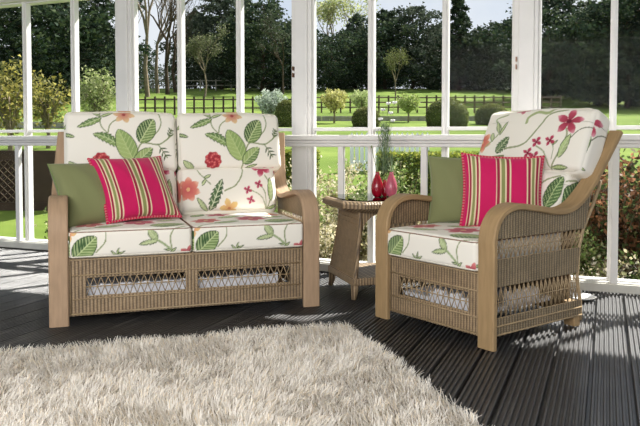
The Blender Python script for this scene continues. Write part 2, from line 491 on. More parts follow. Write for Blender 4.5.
def seat_top():
    c, P, k = mk(.63, .62, 0, 100, 0, 100)     # y = 0 at the back, 100 at the front edge
    c.leaf(P(66, 92), P(96, 84), .1, LG1, DG2, PV, nv=8); c.stroke([P(96, 86), P(99, 95), P(86, 100)], .005, STM)
    c.leaf(P(20, 90), P(44, 84), .05, PG1, LG2, PV); c.stroke([P(4, 100), P(24, 88), P(50, 74), P(66, 60)], .006, STM)
    c.flower(P(16, 72), .09, 6, (216, 96, 84), (190, 50, 60), (222, 170, 110), .3, (236, 190, 170))
    c.flower(P(58, 70), .1, 6, (206, 74, 96), (176, 30, 66), (222, 150, 110), .5, (236, 190, 190))
    c.leaf(P(30, 60), P(52, 50), .06, LG1, LG2, PV); c.leaf(P(74, 66), P(92, 58), .05, LG1, PG2, PV)
    c.flower(P(85, 42), .07, 5, (222, 160, 120), (206, 90, 90), (190, 80, 70)); c.flower(P(34, 34), .08, 5, (206, 74, 96), (176, 30, 66), (190, 80, 70))
    c.leaf(P(10, 40), P(22, 20), .07, LG1, DG2, PV)
    return c
def chair_upper():
    c, P, k = mk(.715, .37, 15, 388, 25, 270)
    c.stroke([P(130, 195), P(190, 178), P(225, 110), P(250, 60), P(300, 40)], .007, STM)
    c.stroke([P(178, 92), P(180, 70), P(205, 50), P(240, 55), P(262, 30)], .012, (160, 176, 112))
    c.flower(P(318, 88), .083, 5, (200, 62, 96), (160, 20, 60), (120, 20, 50), -.25, (232, 170, 186), .36)
    c.stroke([P(316, 115), P(322, 150), P(300, 240), P(292, 270)], .006, STM)
    c.stroke([P(420, 100), P(360, 115), P(325, 175)], .004, (120, 124, 96))
    c.leaf(P(312, 225), P(334, 135), .042, (168, 194, 120), PG2, PV)
    c.stroke([P(290, 262), P(262, 205), P(235, 185)], .005, STM); c.stroke([P(292, 230), P(290, 190), P(276, 165)], .004, STM)
    for q in ((212, 212), (232, 168), (274, 162), (236, 225)): c.flower(P(*q), .034, 4, (200, 40, 90), (150, 14, 56), (120, 20, 50), .4)
    c.leaf(P(295, 262), P(345, 258), .03, LG1, DG2, PV); c.leaf(P(285, 180), P(300, 160), .012, LG1, LG2, PV)
    c.flower(P(28, 168), .07, 6, (226, 134, 96), (206, 80, 80), (230, 180, 110), .2, (240, 200, 170))
    c.leaf(P(95, 212), P(132, 150), .07, (82, 116, 68), (66, 98, 58), (196, 208, 160), .3)
    c.stroke([P(45, 190), P(92, 120), P(60, 70), P(100, 50)], .006, PG2)
    c.leaf(P(86, 130), P(66, 75), .024, PG1, PG2, PV); c.leaf(P(92, 140), P(110, 80), .02, PG1, PG2, PV); c.leaf(P(60, 130), P(70, 165), .03, PG1, PG2, PV)
    c.flower(P(150, 34), .05, 5, (214, 120, 134), (186, 50, 84), (150, 30, 60), .2, None, .4, .6)
    c.flower(P(410, 150), .04, 5, (200, 110, 120), (170, 60, 70), (120, 70, 60)); c.leaf(P(395, 235), P(420, 190), .026, LG1, DG2, PV)
    c.stroke([P(395, 90), P(425, 140), P(400, 230)], .005, PG2)
    return c
def chair_lower():
    c, P, k = mk(.62, .29, 0, 100, 0, 100)
    c.stroke([P(60, 100), P(66, 60), P(80, 25), P(94, 10)], .006, STM)
    c.leaf(P(86, 70), P(97, 10), .08, DG1, DG2, (176, 200, 130), nv=9); c.flower(P(64, 12), .04, 5, (206, 60, 100), (170, 24, 66), (120, 20, 50))
    c.leaf(P(70, 55), P(60, 30), .03, PG1, PG2, PV); c.flower(P(25, 50), .08, 6, (226, 134, 96), (206, 80, 80), (230, 180, 110))
    c.leaf(P(80, 95), P(92, 70), .04, LG1, PG2, PV)
    return c

# ------------------------------------------------------------------ soft boxes
def soft_box(name, w, dp, h, front=None, top=None, mat=None, parent=None, r=.04, bf=.03, bt=.015, res=.0045, other=None, wr=0.0):
    """rounded, bulging box centred on the origin; -y is the front face. Patterns sampled per vertex"""
    nx, ny, nz = max(4, int(w / res)), max(4, int(dp / res)), max(4, int(h / res))
    Vs, Fs, Cs = [], [], []; base = 0
    def face(ax, sgn, na, nb, fn, cv, step=1):
        nonlocal base
        a = np.linspace(-1, 1, na + 1); b = np.linspace(-1, 1, nb + 1)
        A, B = np.meshgrid(a, b)
        p = fn(A, B)                                            # unit-cube coords (..,3)
        u, v = (A + 1) / 2, (B + 1) / 2
        if cv is not None: col = cv(u, v)
        else: col = np.ones(A.shape + (3,)) * np.array(lin((236, 231, 219)))
        P_ = p.reshape(-1, 3)
        half = np.array([w / 2, dp / 2, h / 2])
        q = P_ * half
        core = np.clip(q, -(half - r), half - r)
        dv = q - core; ln = np.linalg.norm(dv, axis=1, keepdims=True) + 1e-9
        # distance to the rounded surface
        out = core + dv / ln * r
        bx = (1 - P_[:, 0] ** 2); by = (1 - P_[:, 1] ** 2); bz = (1 - P_[:, 2] ** 2)
        out[:, 1] += np.sign(P_[:, 1]) * (np.abs(P_[:, 1]) ** 4) * bf * (bx * bz) ** .45
        out[:, 2] += np.sign(P_[:, 2]) * (np.abs(P_[:, 2]) ** 4) * bt * (bx * by) ** .45
        if wr:
            out[:, 1] += wr * np.sin(out[:, 0] * 17 + out[:, 2] * 9) * bz * .5 * (P_[:, 1] < 0)
            out[:, 2] += wr * np.sin(out[:, 0] * 11 + 1.0) * (P_[:, 2] > .5)
        n0 = nb + 1; n1 = na + 1
        idx = np.arange(n0 * n1).reshape(n0, n1) + base
        f = np.stack([idx[:-1, :-1], idx[:-1, 1:], idx[1:, 1:], idx[1:, :-1]], -1).reshape(-1, 4)
        if sgn < 0: f = f[:, ::-1]
        Vs.append(out); Fs.append(f); Cs.append(col.reshape(-1, 3)); base += n0 * n1
    o1 = np.ones_like
    fr = (lambda u, v: front.sample(u, 1 - v)) if front else None
    tp = (lambda u, v: top.sample(u, 1 - v)) if top else None
    ot = other or front
    sd = (lambda u, v: ot.sample(.85 + .15 * u if ot else u, 1 - v)) if ot else None
    sdl = (lambda u, v: ot.sample(.15 - .15 * u if ot else u, 1 - v)) if ot else None
    face(1, 1, nx, nz, lambda A, B: np.stack([A, -o1(A), B], -1), fr)
    face(1, -1, nx // 3, nz // 3, lambda A, B: np.stack([A, o1(A), B], -1), None)
    face(2, 1, nx, ny, lambda A, B: np.stack([A, B, o1(A)], -1), tp or ((lambda u, v: front.sample(u, v * .12)) if front else None))
    face(2, -1, nx // 3, ny // 3, lambda A, B: np.stack([A, B, -o1(A)], -1), None)
    face(0, 1, ny, nz, lambda A, B: np.stack([o1(A), A, B], -1), sd)
    face(0, -1, ny, nz, lambda A, B: np.stack([-o1(A), A, B], -1), sdl)
    V = np.concatenate(Vs); F = np.concatenate(Fs); C = np.concatenate(Cs)
    o = np_mesh(name, V, F, mat or M['fabric'], parent, C, True)
    return o
def ring_pipe(w, dp, z, r, mat, parent, name='piping', corner=.05, axis='z'):
    pts = []
    hw, hd = w / 2, dp / 2
    for cx_, cy_, a0 in ((hw - corner, hd - corner, 0), (-hw + corner, hd - corner, 90), (-hw + corner, -hd + corner, 180), (hw - corner, -hd + corner, 270)):
        for k in range(6):
            a = R(a0 + 90 * k / 5); pts.append((cx_ + corner * math.cos(a), cy_ + corner * math.sin(a)))
    pts.append(pts[0])
    P3 = [(x, y, z) for x, y in pts] if axis == 'z' else [(x, z, y) for x, y in pts]
    return MB().tube(P3, r, 6).build(name, mat, parent, True)

def muted(c):
    l_ = c.im @ np.array([.3, .6, .1]); c.im = c.im * .8 + l_[..., None] * np.array([.21, .2, .185]); return c
CV = dict(su=sofa_upper(), sl=sofa_lower(), sf=seat_front(), st=seat_top(), cu=chair_upper(), cl=chair_lower())
for c_v in CV.values(): muted(c_v)

# ------------------------------------------------------------------ bentwood and wicker
PROF = [(0, 0), (0, .2), (0, .42), (.0, .5), (.022, .575), (.08, .632), (.18, .656), (.34, .638), (.48, .615), (.58, .617), (.67, .65), (.76, .725), (.85, .83), (.915, .93), (.955, 1.0)]
PROF_SOFA = PROF[:9] + [(.57, .618), (.645, .65), (.705, .725), (.755, .83), (.79, .93), (.815, 1.0)]
PROF = PROF[:-2] + [(.93, .93), (.985, 1.0)]
PP_CHAIR = [tuple(p) for p in spline(PROF, 6)]; PP_SOFA = [tuple(p) for p in spline(PROF_SOFA, 6)]
PP = PP_SOFA; TOPS = .73
def band(x0, x1, mat, parent, th=.03, side=1, fl_=None):
    """bent laminated arm: front leg, arm rest and back post in one strip; side=+1 keeps the x1 edge straight"""
    rings = []; n = len(PP)
    for i, (s, z) in enumerate(PP):
        a = PP[max(0, i - 1)]; b = PP[min(n - 1, i + 1)]
        tx, tz = b[0] - a[0], b[1] - a[1]; L = math.hypot(tx, tz); nx_, nz_ = tz / L, -tx / L   # inward normal (towards +s / -z)
        k = max(0, (z - .66) / .34)
        xa, xb = x0, x1
        if s > .5: (xa, xb) = (x0 + .022 * k, x1) if side > 0 else (x0, x1 - .022 * k)
        fl = (.02 * side if fl_ is None else fl_) * k
        xa += fl; xb += fl
        e = .006
        o_ = (s, z); i_ = (s + nx_ * th, z + nz_ * th)
        oo = lambda t: (o_[0] + nx_ * t, o_[1] + nz_ * t)
        q0, q1, q2, q3 = oo(0), oo(e), oo(th - e), oo(th)
        rings.append([(xa + e, *q0), (xb - e, *q0), (xb, *q1), (xb, *q2), (xb - e, *q3), (xa + e, *q3), (xa, *q2), (xa, *q1)])
    o = MB().loft(rings).build('arm_frame', mat, parent, True); o.data.set_sharp_from_angle(angle=R(28)); return o
def under(s):
    """z of the underside of the arm band at depth s"""
    if s < .03: s = .03
    best = None
    for (a, b) in zip(PP[:-1], PP[1:]):
        if a[0] <= s <= b[0] and b[1] > .5: best = a[1] + (b[1] - a[1]) * (s - a[0]) / max(1e-6, b[0] - a[0])
    return (best if best is not None else .6) - .028
def back_s(z):
    if PP is PP_SOFA: B = [(.05, .715), (.13, .712), (.24, .680), (.40, .685), (.5, .70), (.58, .725), (.70, .765), (.8, .79)]
    else: B = [(.05, .715), (.13, .712), (.24, .680), (.40, .692), (.5, .73), (.58, .79), (.70, .865), (.8, .9)]
    for (a, b) in zip(B[:-1], B[1:]):
        if a[0] <= z <= b[0]: return a[1] + (b[1] - a[1]) * (z - a[0]) / (b[0] - a[0])
    return B[0][1] if z < B[0][0] else B[-1][1]
def lattice(mb, P, a0, a1, z0, z1, pitch=.034, r=.0024, mid=True, upr=True):
    """P(a, z) -> point; crossing canes with level wires"""
    n = max(2, int(round((a1(z0) - a0) / pitch)))
    for k in range(n):
        ta, tb = k / n, (k + 1) / n
        la = lambda t, z: a0 + (a1(z) - a0) * t
        mb.tube([P(la(ta, z0), z0), P(la(tb, z1), z1)], r, 5); mb.tube([P(la(tb, z0), z0), P(la(ta, z1), z1)], r, 5)
        if upr: mb.tube([P(la(ta, z0), z0), P(la(ta, z1), z1)], r * .8, 5)
    for z in ((z0, (z0 + z1) / 2, z1) if mid else (z0, z1)):
        mb.tube([P(a0 + (a1(z) - a0) * t / 8, z) for t in range(9)], r * 1.2, 5)
def side_panel(x, parent, mat, lat, out=1):
    rows = [(.055, .135), (.28, .405), (.5, None)]
    n = 26
    for (za, zb) in rows:
        p = MB()
        for k in range(n):
            quad = []
            for (t, top) in ((k / n, 0), ((k + 1) / n, 0), ((k + 1) / n, 1), (k / n, 1)):
                if zb is not None:
                    z = zb if top else za; s = .02 + (back_s(z) - .02) * t
                else:
                    s = .02 + (back_s(za) - .02) * t
                    z = za
                    if top:
                        s = .02 + (TOPS - .02) * t; z = under(s)
                quad.append((x, s, z))
            p.add(quad, [(0, 1, 2, 3)])
        p.build('side_panel', mat, parent, solid=.014)
    q = MB()
    Pf = lambda a, z: (x, a, z)
    lattice(q, Pf, .02, back_s, .135, .28); lattice(q, Pf, .02, back_s, .405, .5)
    # bound edges
    for z in (.06, .1): q.tube([(x + out * .008, .02 + (back_s(z) - .02) * t / 6, z) for t in range(7)], .0045, 5)
    q.tube([(x, back_s(z), z) for z in np.linspace(.03, .74, 16)], .009, 6)
    q.build('cane_lattice', M['cane'], parent, True)
def front_panel(x0, x1, parent, opens, s=.022):
    za, zb, z0, z1 = .045, .345, .143, .24
    p = MB()
    xs = [x0]
    for (a, b) in opens: xs += [a, b]
    xs.append(x1)
    p.box(x0, x1, s, s + .014, za, z0); p.box(x0, x1, s, s + .014, z1, zb)
    for i in range(0, len(xs), 2): p.box(xs[i], xs[i + 1], s, s + .014, z0, z1)
    p.build('front_panel', M['wick_x'], parent)
    q = MB()
    for (a, b) in opens: lattice(q, lambda t, z: (t, s + .004, z), a, lambda z: b, z0, z1, .036, .0024, upr=False)
    q.tube([(x0 + .012, s - .004, za + .01), (x0 + .012, s - .004, zb - .01), (x1 - .012, s - .004, zb - .01), (x1 - .012, s - .004, za + .01), (x0 + .012, s - .004, za + .01)], .0045, 5)
    for z in (z0 - .012, z1 + .014): q.tube([(x0 + .02, s - .002, z), (x1 - .02, s - .002, z)], .0035, 5)
    q.build('cane_lattice', M['cane'], parent, True)
def back_frame(x0, x1, parent, dk=0):
    p = MB(); n = 14
    lv = [(.06, .70), (.4, .72 - dk * .2), (.6, .80 - dk * .7), (.83, .89 - dk), (.975, .97 - dk)]
    for (a, b) in zip(lv[:-1], lv[1:]):
        for k in range(n):
            xa, xb = x0 + (x1 - x0) * k / n, x0 + (x1 - x0) * (k + 1) / n
            p.add([(xa, a[1], a[0]), (xb, a[1], a[0]), (xb, b[1], b[0]), (xa, b[1], b[0])], [(0, 1, 2, 3)])
    p.build('back_panel', M['wick_x'], parent, solid=.016)
def place(o, loc, rot=(0, 0, 0)):
    o.location = loc; o.rotation_euler = rot; return o
TILT = R(-22)
def back_pads(x0, x1, xl0, xl1, cu, cl, parent, up_w, wr=.004, sh=0, tl=-22):
    TILT = R(tl)
    u = soft_box('back_cushion', x1 - x0, .15, .37, CV[cu], None, None, parent, .036, .035, .01, .0042, wr=wr)
    place(u, ((x0 + x1) / 2, .805 + sh, .925), (TILT, 0, 0))
    ring_pipe(x1 - x0 - .03, .37 - .012, -.066, .003, M['piping_l'], u, axis='y')
    l = soft_box('lumbar_pad', xl1 - xl0, .15, .31, CV[cl], None, None, u, .05, .03, .01, .0045, wr=wr)
    l.matrix_parent_inverse = Matrix.Identity(4)
    # lumbar pad given in the parent's tilted frame
    T = Matrix.Translation(((x0 + x1) / 2, .805 + sh, .925)) @ Matrix.Rotation(TILT, 4, 'X')
    W = Matrix.Translation(((xl0 + xl1) / 2, .70 + sh * .6, .628)) @ Matrix.Rotation(R(-17), 4, 'X')
    l.matrix_local = T.inverted() @ W
    return u

def seat(x0, x1, parent):
    c = soft_box('seat_cushion', x1 - x0, .66, .14, CV['sf'], CV['st'], None, parent, .022, .008, .012, .0045, other=CV['sf'])
    place(c, ((x0 + x1) / 2, .325, .416))
    ring_pipe(x1 - x0 - .004, .66 - .004, .063, .0032, M['piping_d'], c, corner=.03)
    ring_pipe(x1 - x0 - .004, .66 - .004, -.063, .0038, M['piping_l'], c, corner=.03)
    return c

# ------------------------------------------------------------------ sofa
W = 1.447
sofa = empty('wicker_sofa', (-1.368, 3.534, 0), R(19.07), 'two seat wicker sofa with pale bentwood arms and cream floral cushions on dark decking', 'sofa')
band(0, .095, M['wood_pink'], sofa, side=-1, fl_=.035); band(W - .095, W, M['wood_pink'], sofa, side=1, fl_=.03)
side_panel(.045, sofa, M['wick_y'], 0, -1); side_panel(W - .045, sofa, M['wick_y'], 0, 1)
front_panel(.092, W - .092, sofa, [(.18, .69), (.755, 1.275)])
back_frame(.09, W - .09, sofa, .15)
for xx in (0.03, W - .095):
    f = MB(); f.loft([[(xx, .67, 0), (xx + .065, .67, 0), (xx + .065, .715, 0), (xx, .715, 0)], [(xx, .65, .13), (xx + .065, .65, .13), (xx + .065, .71, .13), (xx, .71, .13)]])
    f.build('rear_foot', M['wood_pink'], sofa, bevel=.004)
f = MB(); f.box(.09, W - .09, .04, .68, .335, .348); f.build('seat_deck', M['cane'], sofa)
for (a, b_2) in ((.12, .70), (.745, 1.22)):
    f = MB(); n = 18; f.box(a, b_2, .09, .6, .13, .15)
    for k in range(n):
        xa = a + (b_2 - a) * k / n; f.box(xa, xa + (b_2 - a) / n * .97, .075, .095, .13, .19 + .004 * math.sin(k * 1.9))
    f.build('lining', M['lining'], sofa)
seat(.097, .7215, sofa); seat(.7265, 1.350, sofa)
back_pads(.072, .728, .1, .722, 'su', 'sl', sofa, .66, sh=-.12, tl=-14)
back_pads(.734, 1.390, .728, 1.35, 'su', 'sl', sofa, .66, sh=-.12, tl=-14)

# ------------------------------------------------------------------ armchair
PP = PP_CHAIR; TOPS = .83
WC = .806
ch = empty('wicker_armchair', (.295, 3.777, 0), R(-53.4), 'wicker armchair with golden bentwood arms and cream floral cushions, right of the sofa', 'armchair')
band(0, .095, M['wood_gold'], ch, side=-1); band(WC - .095, WC, M['wood_gold'], ch, side=1)
side_panel(.045, ch, M['wick_y'], 0, -1); side_panel(WC - .03, ch, M['wick_y_dark'], 0, 1)
front_panel(.092, WC - .092, ch, [(.165, .64)])
back_frame(.09, WC - .09, ch)
for xx in (0.03, WC - .095):
    f = MB(); f.loft([[(xx, .67, 0), (xx + .065, .67, 0), (xx + .065, .715, 0), (xx, .715, 0)], [(xx, .64, .13), (xx + .065, .64, .13), (xx + .065, .71, .13), (xx, .71, .13)]])
    f.build('rear_foot', M['wood_gold'], ch, bevel=.004)
f = MB(); f.box(.09, WC - .09, .04, .68, .335, .348); f.build('seat_deck', M['cane'], ch)
f = MB(); f.box(.12, .68, .09, .6, .13, .15)
for k in range(16):
    if k > 5: f.box(.13 + .034 * k, .16 + .034 * k, .08, .1, .13, .195 + .01 * math.sin(k * 1.9)); f.box(.66, .68, .1 + .025 * k, .12 + .025 * k, .13, .21 + .01 * math.sin(k * 2.3))
f.build('lining', M['lining'], ch)
seat(.097, WC - .097, ch)
u = back_pads(.06, .775, .1, WC - .1, 'cu', 'cl', ch, .7, .006, sh=.05, tl=-24)

# ------------------------------------------------------------------ scatter pillows
def pillow(name, w, h, t, colfn, label, cat, C, yaw, lean, roll, trim):
    n = 110
    a = np.linspace(-1, 1, n + 1); A, B = np.meshgrid(a, a)
    prof = ((1 - A ** 2) ** .5 * (1 - B ** 2) ** .5) ** .75
    X = A * w / 2 * (1 - .085 * (1 - B ** 2) ** 1.0 * np.abs(A) ** 2); Z = B * h / 2 * (1 - .085 * (1 - A ** 2) * np.abs(B) ** 2)
    wr = .0035 * np.sin(A * 9 + B * 4) * (1 - np.maximum(abs(A), abs(B)) ** 4)
    Vs, Fs, Cs = [], [], []
    idx = np.arange((n + 1) ** 2).reshape(n + 1, n + 1)
    f = np.stack([idx[:-1, :-1], idx[:-1, 1:], idx[1:, 1:], idx[1:, :-1]], -1).reshape(-1, 4)
    for sg in (-1, 1):
        Y = sg * (t / 2 * prof + .002) + wr
        Vs.append(np.stack([X, Y, Z], -1).reshape(-1, 3)); Fs.append((f if sg < 0 else f[:, ::-1]) + (0 if sg < 0 else (n + 1) ** 2)); Cs.append(colfn(A, B).reshape(-1, 3))
    o = np_mesh(name, np.concatenate(Vs), np.concatenate(Fs), M['pillow'], None, np.concatenate(Cs), True)
    tag(o, label, cat)
    y, l, r_ = R(yaw), R(lean), R(roll)
    r0 = Vector((math.cos(y), math.sin(y), 0)); nf = Vector((math.sin(y), -math.cos(y), 0)); p0 = -nf * math.sin(l) + Vector((0, 0, 1)) * math.cos(l)
    r = r0 * math.cos(r_) + p0 * math.sin(r_); p = -r0 * math.sin(r_) + p0 * math.cos(r_); bk = p.cross(r)
    bk = r.cross(p) * -1
    m = Matrix(((r.x, bk.x, p.x, C[0]), (r.y, bk.y, p.y, C[1]), (r.z, bk.z, p.z, C[2]), (0, 0, 0, 1)))
    o.matrix_world = m
    edge = []
    for k in range(4 * 26):
        sdn, tt = divmod(k, 26); tt = -1 + 2 * tt / 26
        A1, B1 = ((tt, -1), (1, tt), (-tt, 1), (-1, -tt))[sdn]
        edge.append((A1 * w / 2 * (1 - .085 * (1 - B1 ** 2)), 0, B1 * h / 2 * (1 - .085 * (1 - A1 ** 2))))
    edge.append(edge[0])
    if trim == 'pipe': MB().tube(edge, .005, 6).build('piping', M['piping_g'], o, True)
    else:
        q = MB()
        E_ = [Vector(e) for e in edge]
        for i in range(len(E_) - 1):
            for tt in (0, .5):
                c = E_[i].lerp(E_[i + 1], tt); dirn = c.normalized()
                q.cur = (i * 2 + int(tt * 2)) % 2
                q.lathe([(.002, -.007), (.0075, -.003), (.0075, .003), (.002, .007)], tuple(c + dirn * .004), 7)
        q.build('frill', [M['frill_a'], M['frill_b']], o, True)
    return o
M['frill_a'] = plain('frill_pink', (190, 24, 74), .8, .2); M['frill_b'] = plain('frill_cream', (206, 120, 120), .8, .2)
GR = np.array(lin((124, 128, 86)))
def green(A, B): return np.ones(A.shape + (3,)) * GR * (1 + .03 * np.sin(A * 3))[..., None]
STR = [(-1, (196, 18, 88)), (-.9, (224, 206, 170)), (-.875, (150, 34, 62)), (-.82, (224, 206, 170)), (-.79, (134, 138, 84)), (-.72, (224, 206, 170)), (-.69, (150, 34, 62)), (-.62, (224, 206, 170)), (-.6, (196, 18, 88)),
       (-.2, (224, 206, 170)), (-.175, (150, 34, 62)), (-.1, (224, 206, 170)), (-.07, (134, 138, 84)), (.03, (224, 206, 170)), (.06, (150, 34, 62)), (.14, (224, 206, 170)), (.165, (196, 18, 88)),
       (.58, (224, 206, 170)), (.605, (150, 34, 62)), (.68, (224, 206, 170)), (.71, (134, 138, 84)), (.79, (224, 206, 170)), (.82, (150, 34, 62)), (.9, (224, 206, 170)), (.93, (196, 18, 88))]
def stripes(A, B):
    c = np.zeros(A.shape + (3,))
    for a, k in STR: c[A >= a] = lin(k)
    return c
pillow('green_pillow', .41, .41, .19, green, 'plain olive green pillow in the left corner of the sofa', 'pillow', (-1.27, 3.94, .645), 43, 34, 0, 'pipe')
pillow('striped_pillow', .43, .42, .15, stripes, 'pink striped pillow with frilled edge leaning on the sofa', 'pillow', (-1.055, 4.02, .675), 38, 37, 1, 'frill')
pillow('green_pillow', .41, .385, .16, green, 'plain olive green pillow standing on the armchair seat', 'pillow', (.805, 3.9, .672), -14, 10, 1, 'pipe')
pillow('striped_pillow', .415, .385, .15, stripes, 'pink striped pillow upright on the armchair in front of its green pillow', 'pillow', (.955, 3.70, .677), -6, 10, -2, 'frill')

# ------------------------------------------------------------------ side table
tb = empty('side_table', (.195, 4.148, 0), math.atan2(.286, .958), 'small wicker side table with glass top between sofa and armchair', 'table')
def octo(a0, a1, s0, s1, c): return [(a0 + c, s0), (a1 - c, s0), (a1, s0 + c), (a1, s1 - c), (a1 - c, s1), (a0 + c, s1), (a0, s1 - c), (a0, s0 + c)]
f = MB()
for (g_, z) in ((0, .55), ): pass
o1_, o2_ = octo(-.04, .52, -.05, .53, .1), octo(-.055, .535, -.065, .545, .105)
f.loft([[(x, y, .525) for x, y in octo(-.02, .5, -.03, .51, .1)], [(x, y, .545) for x, y in o2_], [(x, y, .57) for x, y in o2_], [(x, y, .585) for x, y in o1_]])
f.build('table_top', M['wick_x'], tb)
f = MB(); f.prism(octo(-.015, .495, -.025, .505, .09), .586, .592); f.build('glass_top', M['table_glass'], tb)
# splayed side walls: left and right closed panels, front and back arched
def wall_side(a_top, a_bot, mat):
    p = MB(); n = 10
    for k in range(n):
        z0_, z1_ = .095 + (.53 - .095) * k / n, .095 + (.53 - .095) * (k + 1) / n
        def pt(z, e):
            t = ((.53 - z) / .435) ** 1.5; a = a_top + (a_bot - a_top) * t; ins = .05 * (1 - t)
            return (a, (ins if e == 0 else .477 - ins), z)
        for j in range(6):
            q = [pt(z0_, 0), pt(z0_, 1), pt(z1_, 1), pt(z1_, 0)]
            l_ = lambda P_, Q_, t: tuple(P_[i] + (Q_[i] - P_[i]) * t for i in range(3))
            p.add([l_(q[0], q[1], j / 6), l_(q[0], q[1], (j + 1) / 6), l_(q[3], q[2], (j + 1) / 6), l_(q[3], q[2], j / 6)], [(0, 1, 2, 3)])
    p.build('side_panel', mat, tb, solid=.016)
    q = MB()
    for e in (0, 1):
        pts = []
        for k in range(11):
            z = .53 - (.53 - .09) * k / 10; t = ((.53 - z) / .44) ** 1.5; pts.append((a_top + (a_bot - a_top) * t, (.05 * (1 - t) if e == 0 else .477 - .05 * (1 - t)), z))
        q.tube(pts, .014, 7)
    for z in (.47, .5, .44): 
        t = ((.53 - z) / .44) ** 1.5; a = a_top + (a_bot - a_top) * t; q.tube([(a - .009, .05, z), (a - .009, .43, z)], .0035, 5)
    q.build('corner_post', M['wick_y'], tb, True)
wall_side(.065, .01, M['wick_y']); wall_side(.415, .47, M['wick_y'])
f = MB(); f.box(-.005, .485, -.008, .485, .085, .13); f.build('shelf', M['wick_x'], tb, bevel=.006)
for yy in (.045, .43):
    f = MB(); pts = []
    for k in range(13):
        a = PI * k / 12; pts.append((.24 - .165 * math.cos(a), yy, .40 + .115 * math.sin(a)))
    vs = []; fs = []
    for i, p in enumerate(pts): vs += [p, (p[0], yy, .53)]
    for i in range(len(pts) - 1): fs.append((2 * i, 2 * i + 2, 2 * i + 3, 2 * i + 1))
    f.add(vs, fs); f.build('arch_panel', M['wick_x'], tb, solid=.014)
for (a, s_) in ((.02, .02), (.46, .02), (.02, .455), (.46, .455)):
    f = MB(); dx = -.012 if a < .2 else .012; dy = -.012 if s_ < .2 else .012
    f.tube([(a, s_, .1), (a + dx * .3, s_ + dy * .3, .05), (a + dx, s_ + dy, 0)], [.026, .022, .015], 10); f.build('foot', M['wick_x'], tb, True)

# vases
VP = [(0.0, 0), (.016, 0), (.026, .01), (.035, .03), (.038, .052), (.0365, .074), (.031, .096), (.0225, .118), (.0145, .138), (.011, .15), (.0118, .157), (.0085, .157), (.006, .14)]
def vase(c, mat, label, sc=1.0):
    e = MB().lathe([(max(r, .0005) * sc, z * sc) for r, z in VP], (0, 0, 0), 28).build('vase', mat, None, True); e.location = c
    return tag(e, label, 'vase')
vz = .5925
vase((.358, 4.41, vz), M['red_glaze'], 'glossy red teardrop vase on the glass table top')
vase((.446, 4.41, vz), M['pink_glaze'], 'pink teardrop vase on the table, right of the red one')
vase((.410, 4.47, vz), M['red_glaze'], 'red vase half hidden behind the other two vases', .66)
def greens(name, c, label, cat, spec):
    o = empty(name, c, 0, label, cat)
    return o
def blades(parent, name, n, spread, h0, h1, w, cols, base=(0, 0, 0), seed=1):
    g = np.random.default_rng(seed); V = []; F = []; C = []
    for k in range(n):
        az = g.uniform(0, 2 * PI); sp_ = spread * g.uniform(0, 1); h = g.uniform(h0, h1)
        d = np.array([math.cos(az), math.sin(az)]) * sp_; pts = []
        for t in (0, .35, .7, 1): pts.append(np.array([base[0] + d[0] * t ** 1.6, base[1] + d[1] * t ** 1.6, base[2] + h * t]))
        wv = np.array([-math.sin(az + 1), math.cos(az + 1), 0]) * w; b = len(V); c = lin(cols[g.integers(len(cols))])
        for i, p in enumerate(pts):
            ww = wv * (1, 1, .7, .1)[i]; V += [p - ww, p + ww]; C += [c, c]
        for i in range(3): F.append((b + 2 * i, b + 2 * i + 1, b + 2 * i + 3, b + 2 * i + 2))
    return np_mesh(name, V, F, M['stem'], parent, np.array(C))
# feathery bunch in the rear vase
e = empty('feathery_bunch', (.412, 4.50, vz + .12), 0, 'tall feathery dark green grass bunch with white flower tips in the rear vase', 'plant')
g = np.random.default_rng(5); V = []; F = []; C = []
for k in range(1500):
    z = g.uniform(.02, .33); rr = (.012 + .035 * math.sin(PI * min(1, z / .36)) ** .8) * math.sqrt(g.uniform(0, 1)); a = g.uniform(0, 2 * PI)
    p = np.array([rr * math.cos(a), rr * math.sin(a), z]); dv = np.array([math.cos(a) * .01, math.sin(a) * .01, .022]); wv = np.array([-math.sin(a), math.cos(a), 0]) * .0012
    b = len(V); V += [p - wv, p + wv, p + dv]; F.append((b, b + 1, b + 2)); c = lin([(76, 100, 74), (104, 128, 96), (58, 82, 60), (140, 156, 128)][g.integers(4)]); C += [c] * 3
np_mesh('frond', V, F, M['stem'], e, np.array(C))
q = MB(); w_ = MB()
for (dx, dz) in ((-.028, .37), (-.012, .43), (.022, .47), (.062, .475), (.038, .41), (.05, .36), (-.05, .30), (.0, .30)):
    q.tube([(0, 0, 0), (dx * .4, .01, dz * .6), (dx, .0, dz)], .0016, 5)
    for k in range(5):
        a = 2 * PI * k / 5; w_.tube([(dx, 0, dz - .006), (dx + .009 * math.cos(a), .009 * math.sin(a), dz), (dx + .015 * math.cos(a), .015 * math.sin(a), dz + .006)], [.004, .009, .003], 6)
    w_.build('white_flower', M['white_petal'], e, True); w_ = MB()
q.build('stem', M['piping_g'], e, True)
e = empty('leaf_sprig', (.358, 4.41, vz + .15), 0, 'thin curved green sprig with bud standing in the red vase', 'plant')
blades(e, 'blade', 5, .035, .06, .16, .003, [(150, 170, 120), (110, 138, 90)], seed=3)
q = MB(); q.tube([(0, 0, -.02), (-.015, 0, .07), (-.03, 0, .13), (-.034, 0, .16)], .0022, 6); q.lathe([(.001, 0), (.006, .006), (.004, .014), (.001, .018)], (-.036, 0, .155), 8); q.build('stem', M['piping_g'], e, True)
e = empty('leaf_sprig', (.446, 4.41, vz + .15), 0, 'spray of pointed green blades standing in the pink vase', 'plant')
blades(e, 'blade', 12, .08, .05, .14, .0028, [(120, 146, 104), (86, 112, 80), (168, 184, 150)], seed=9)

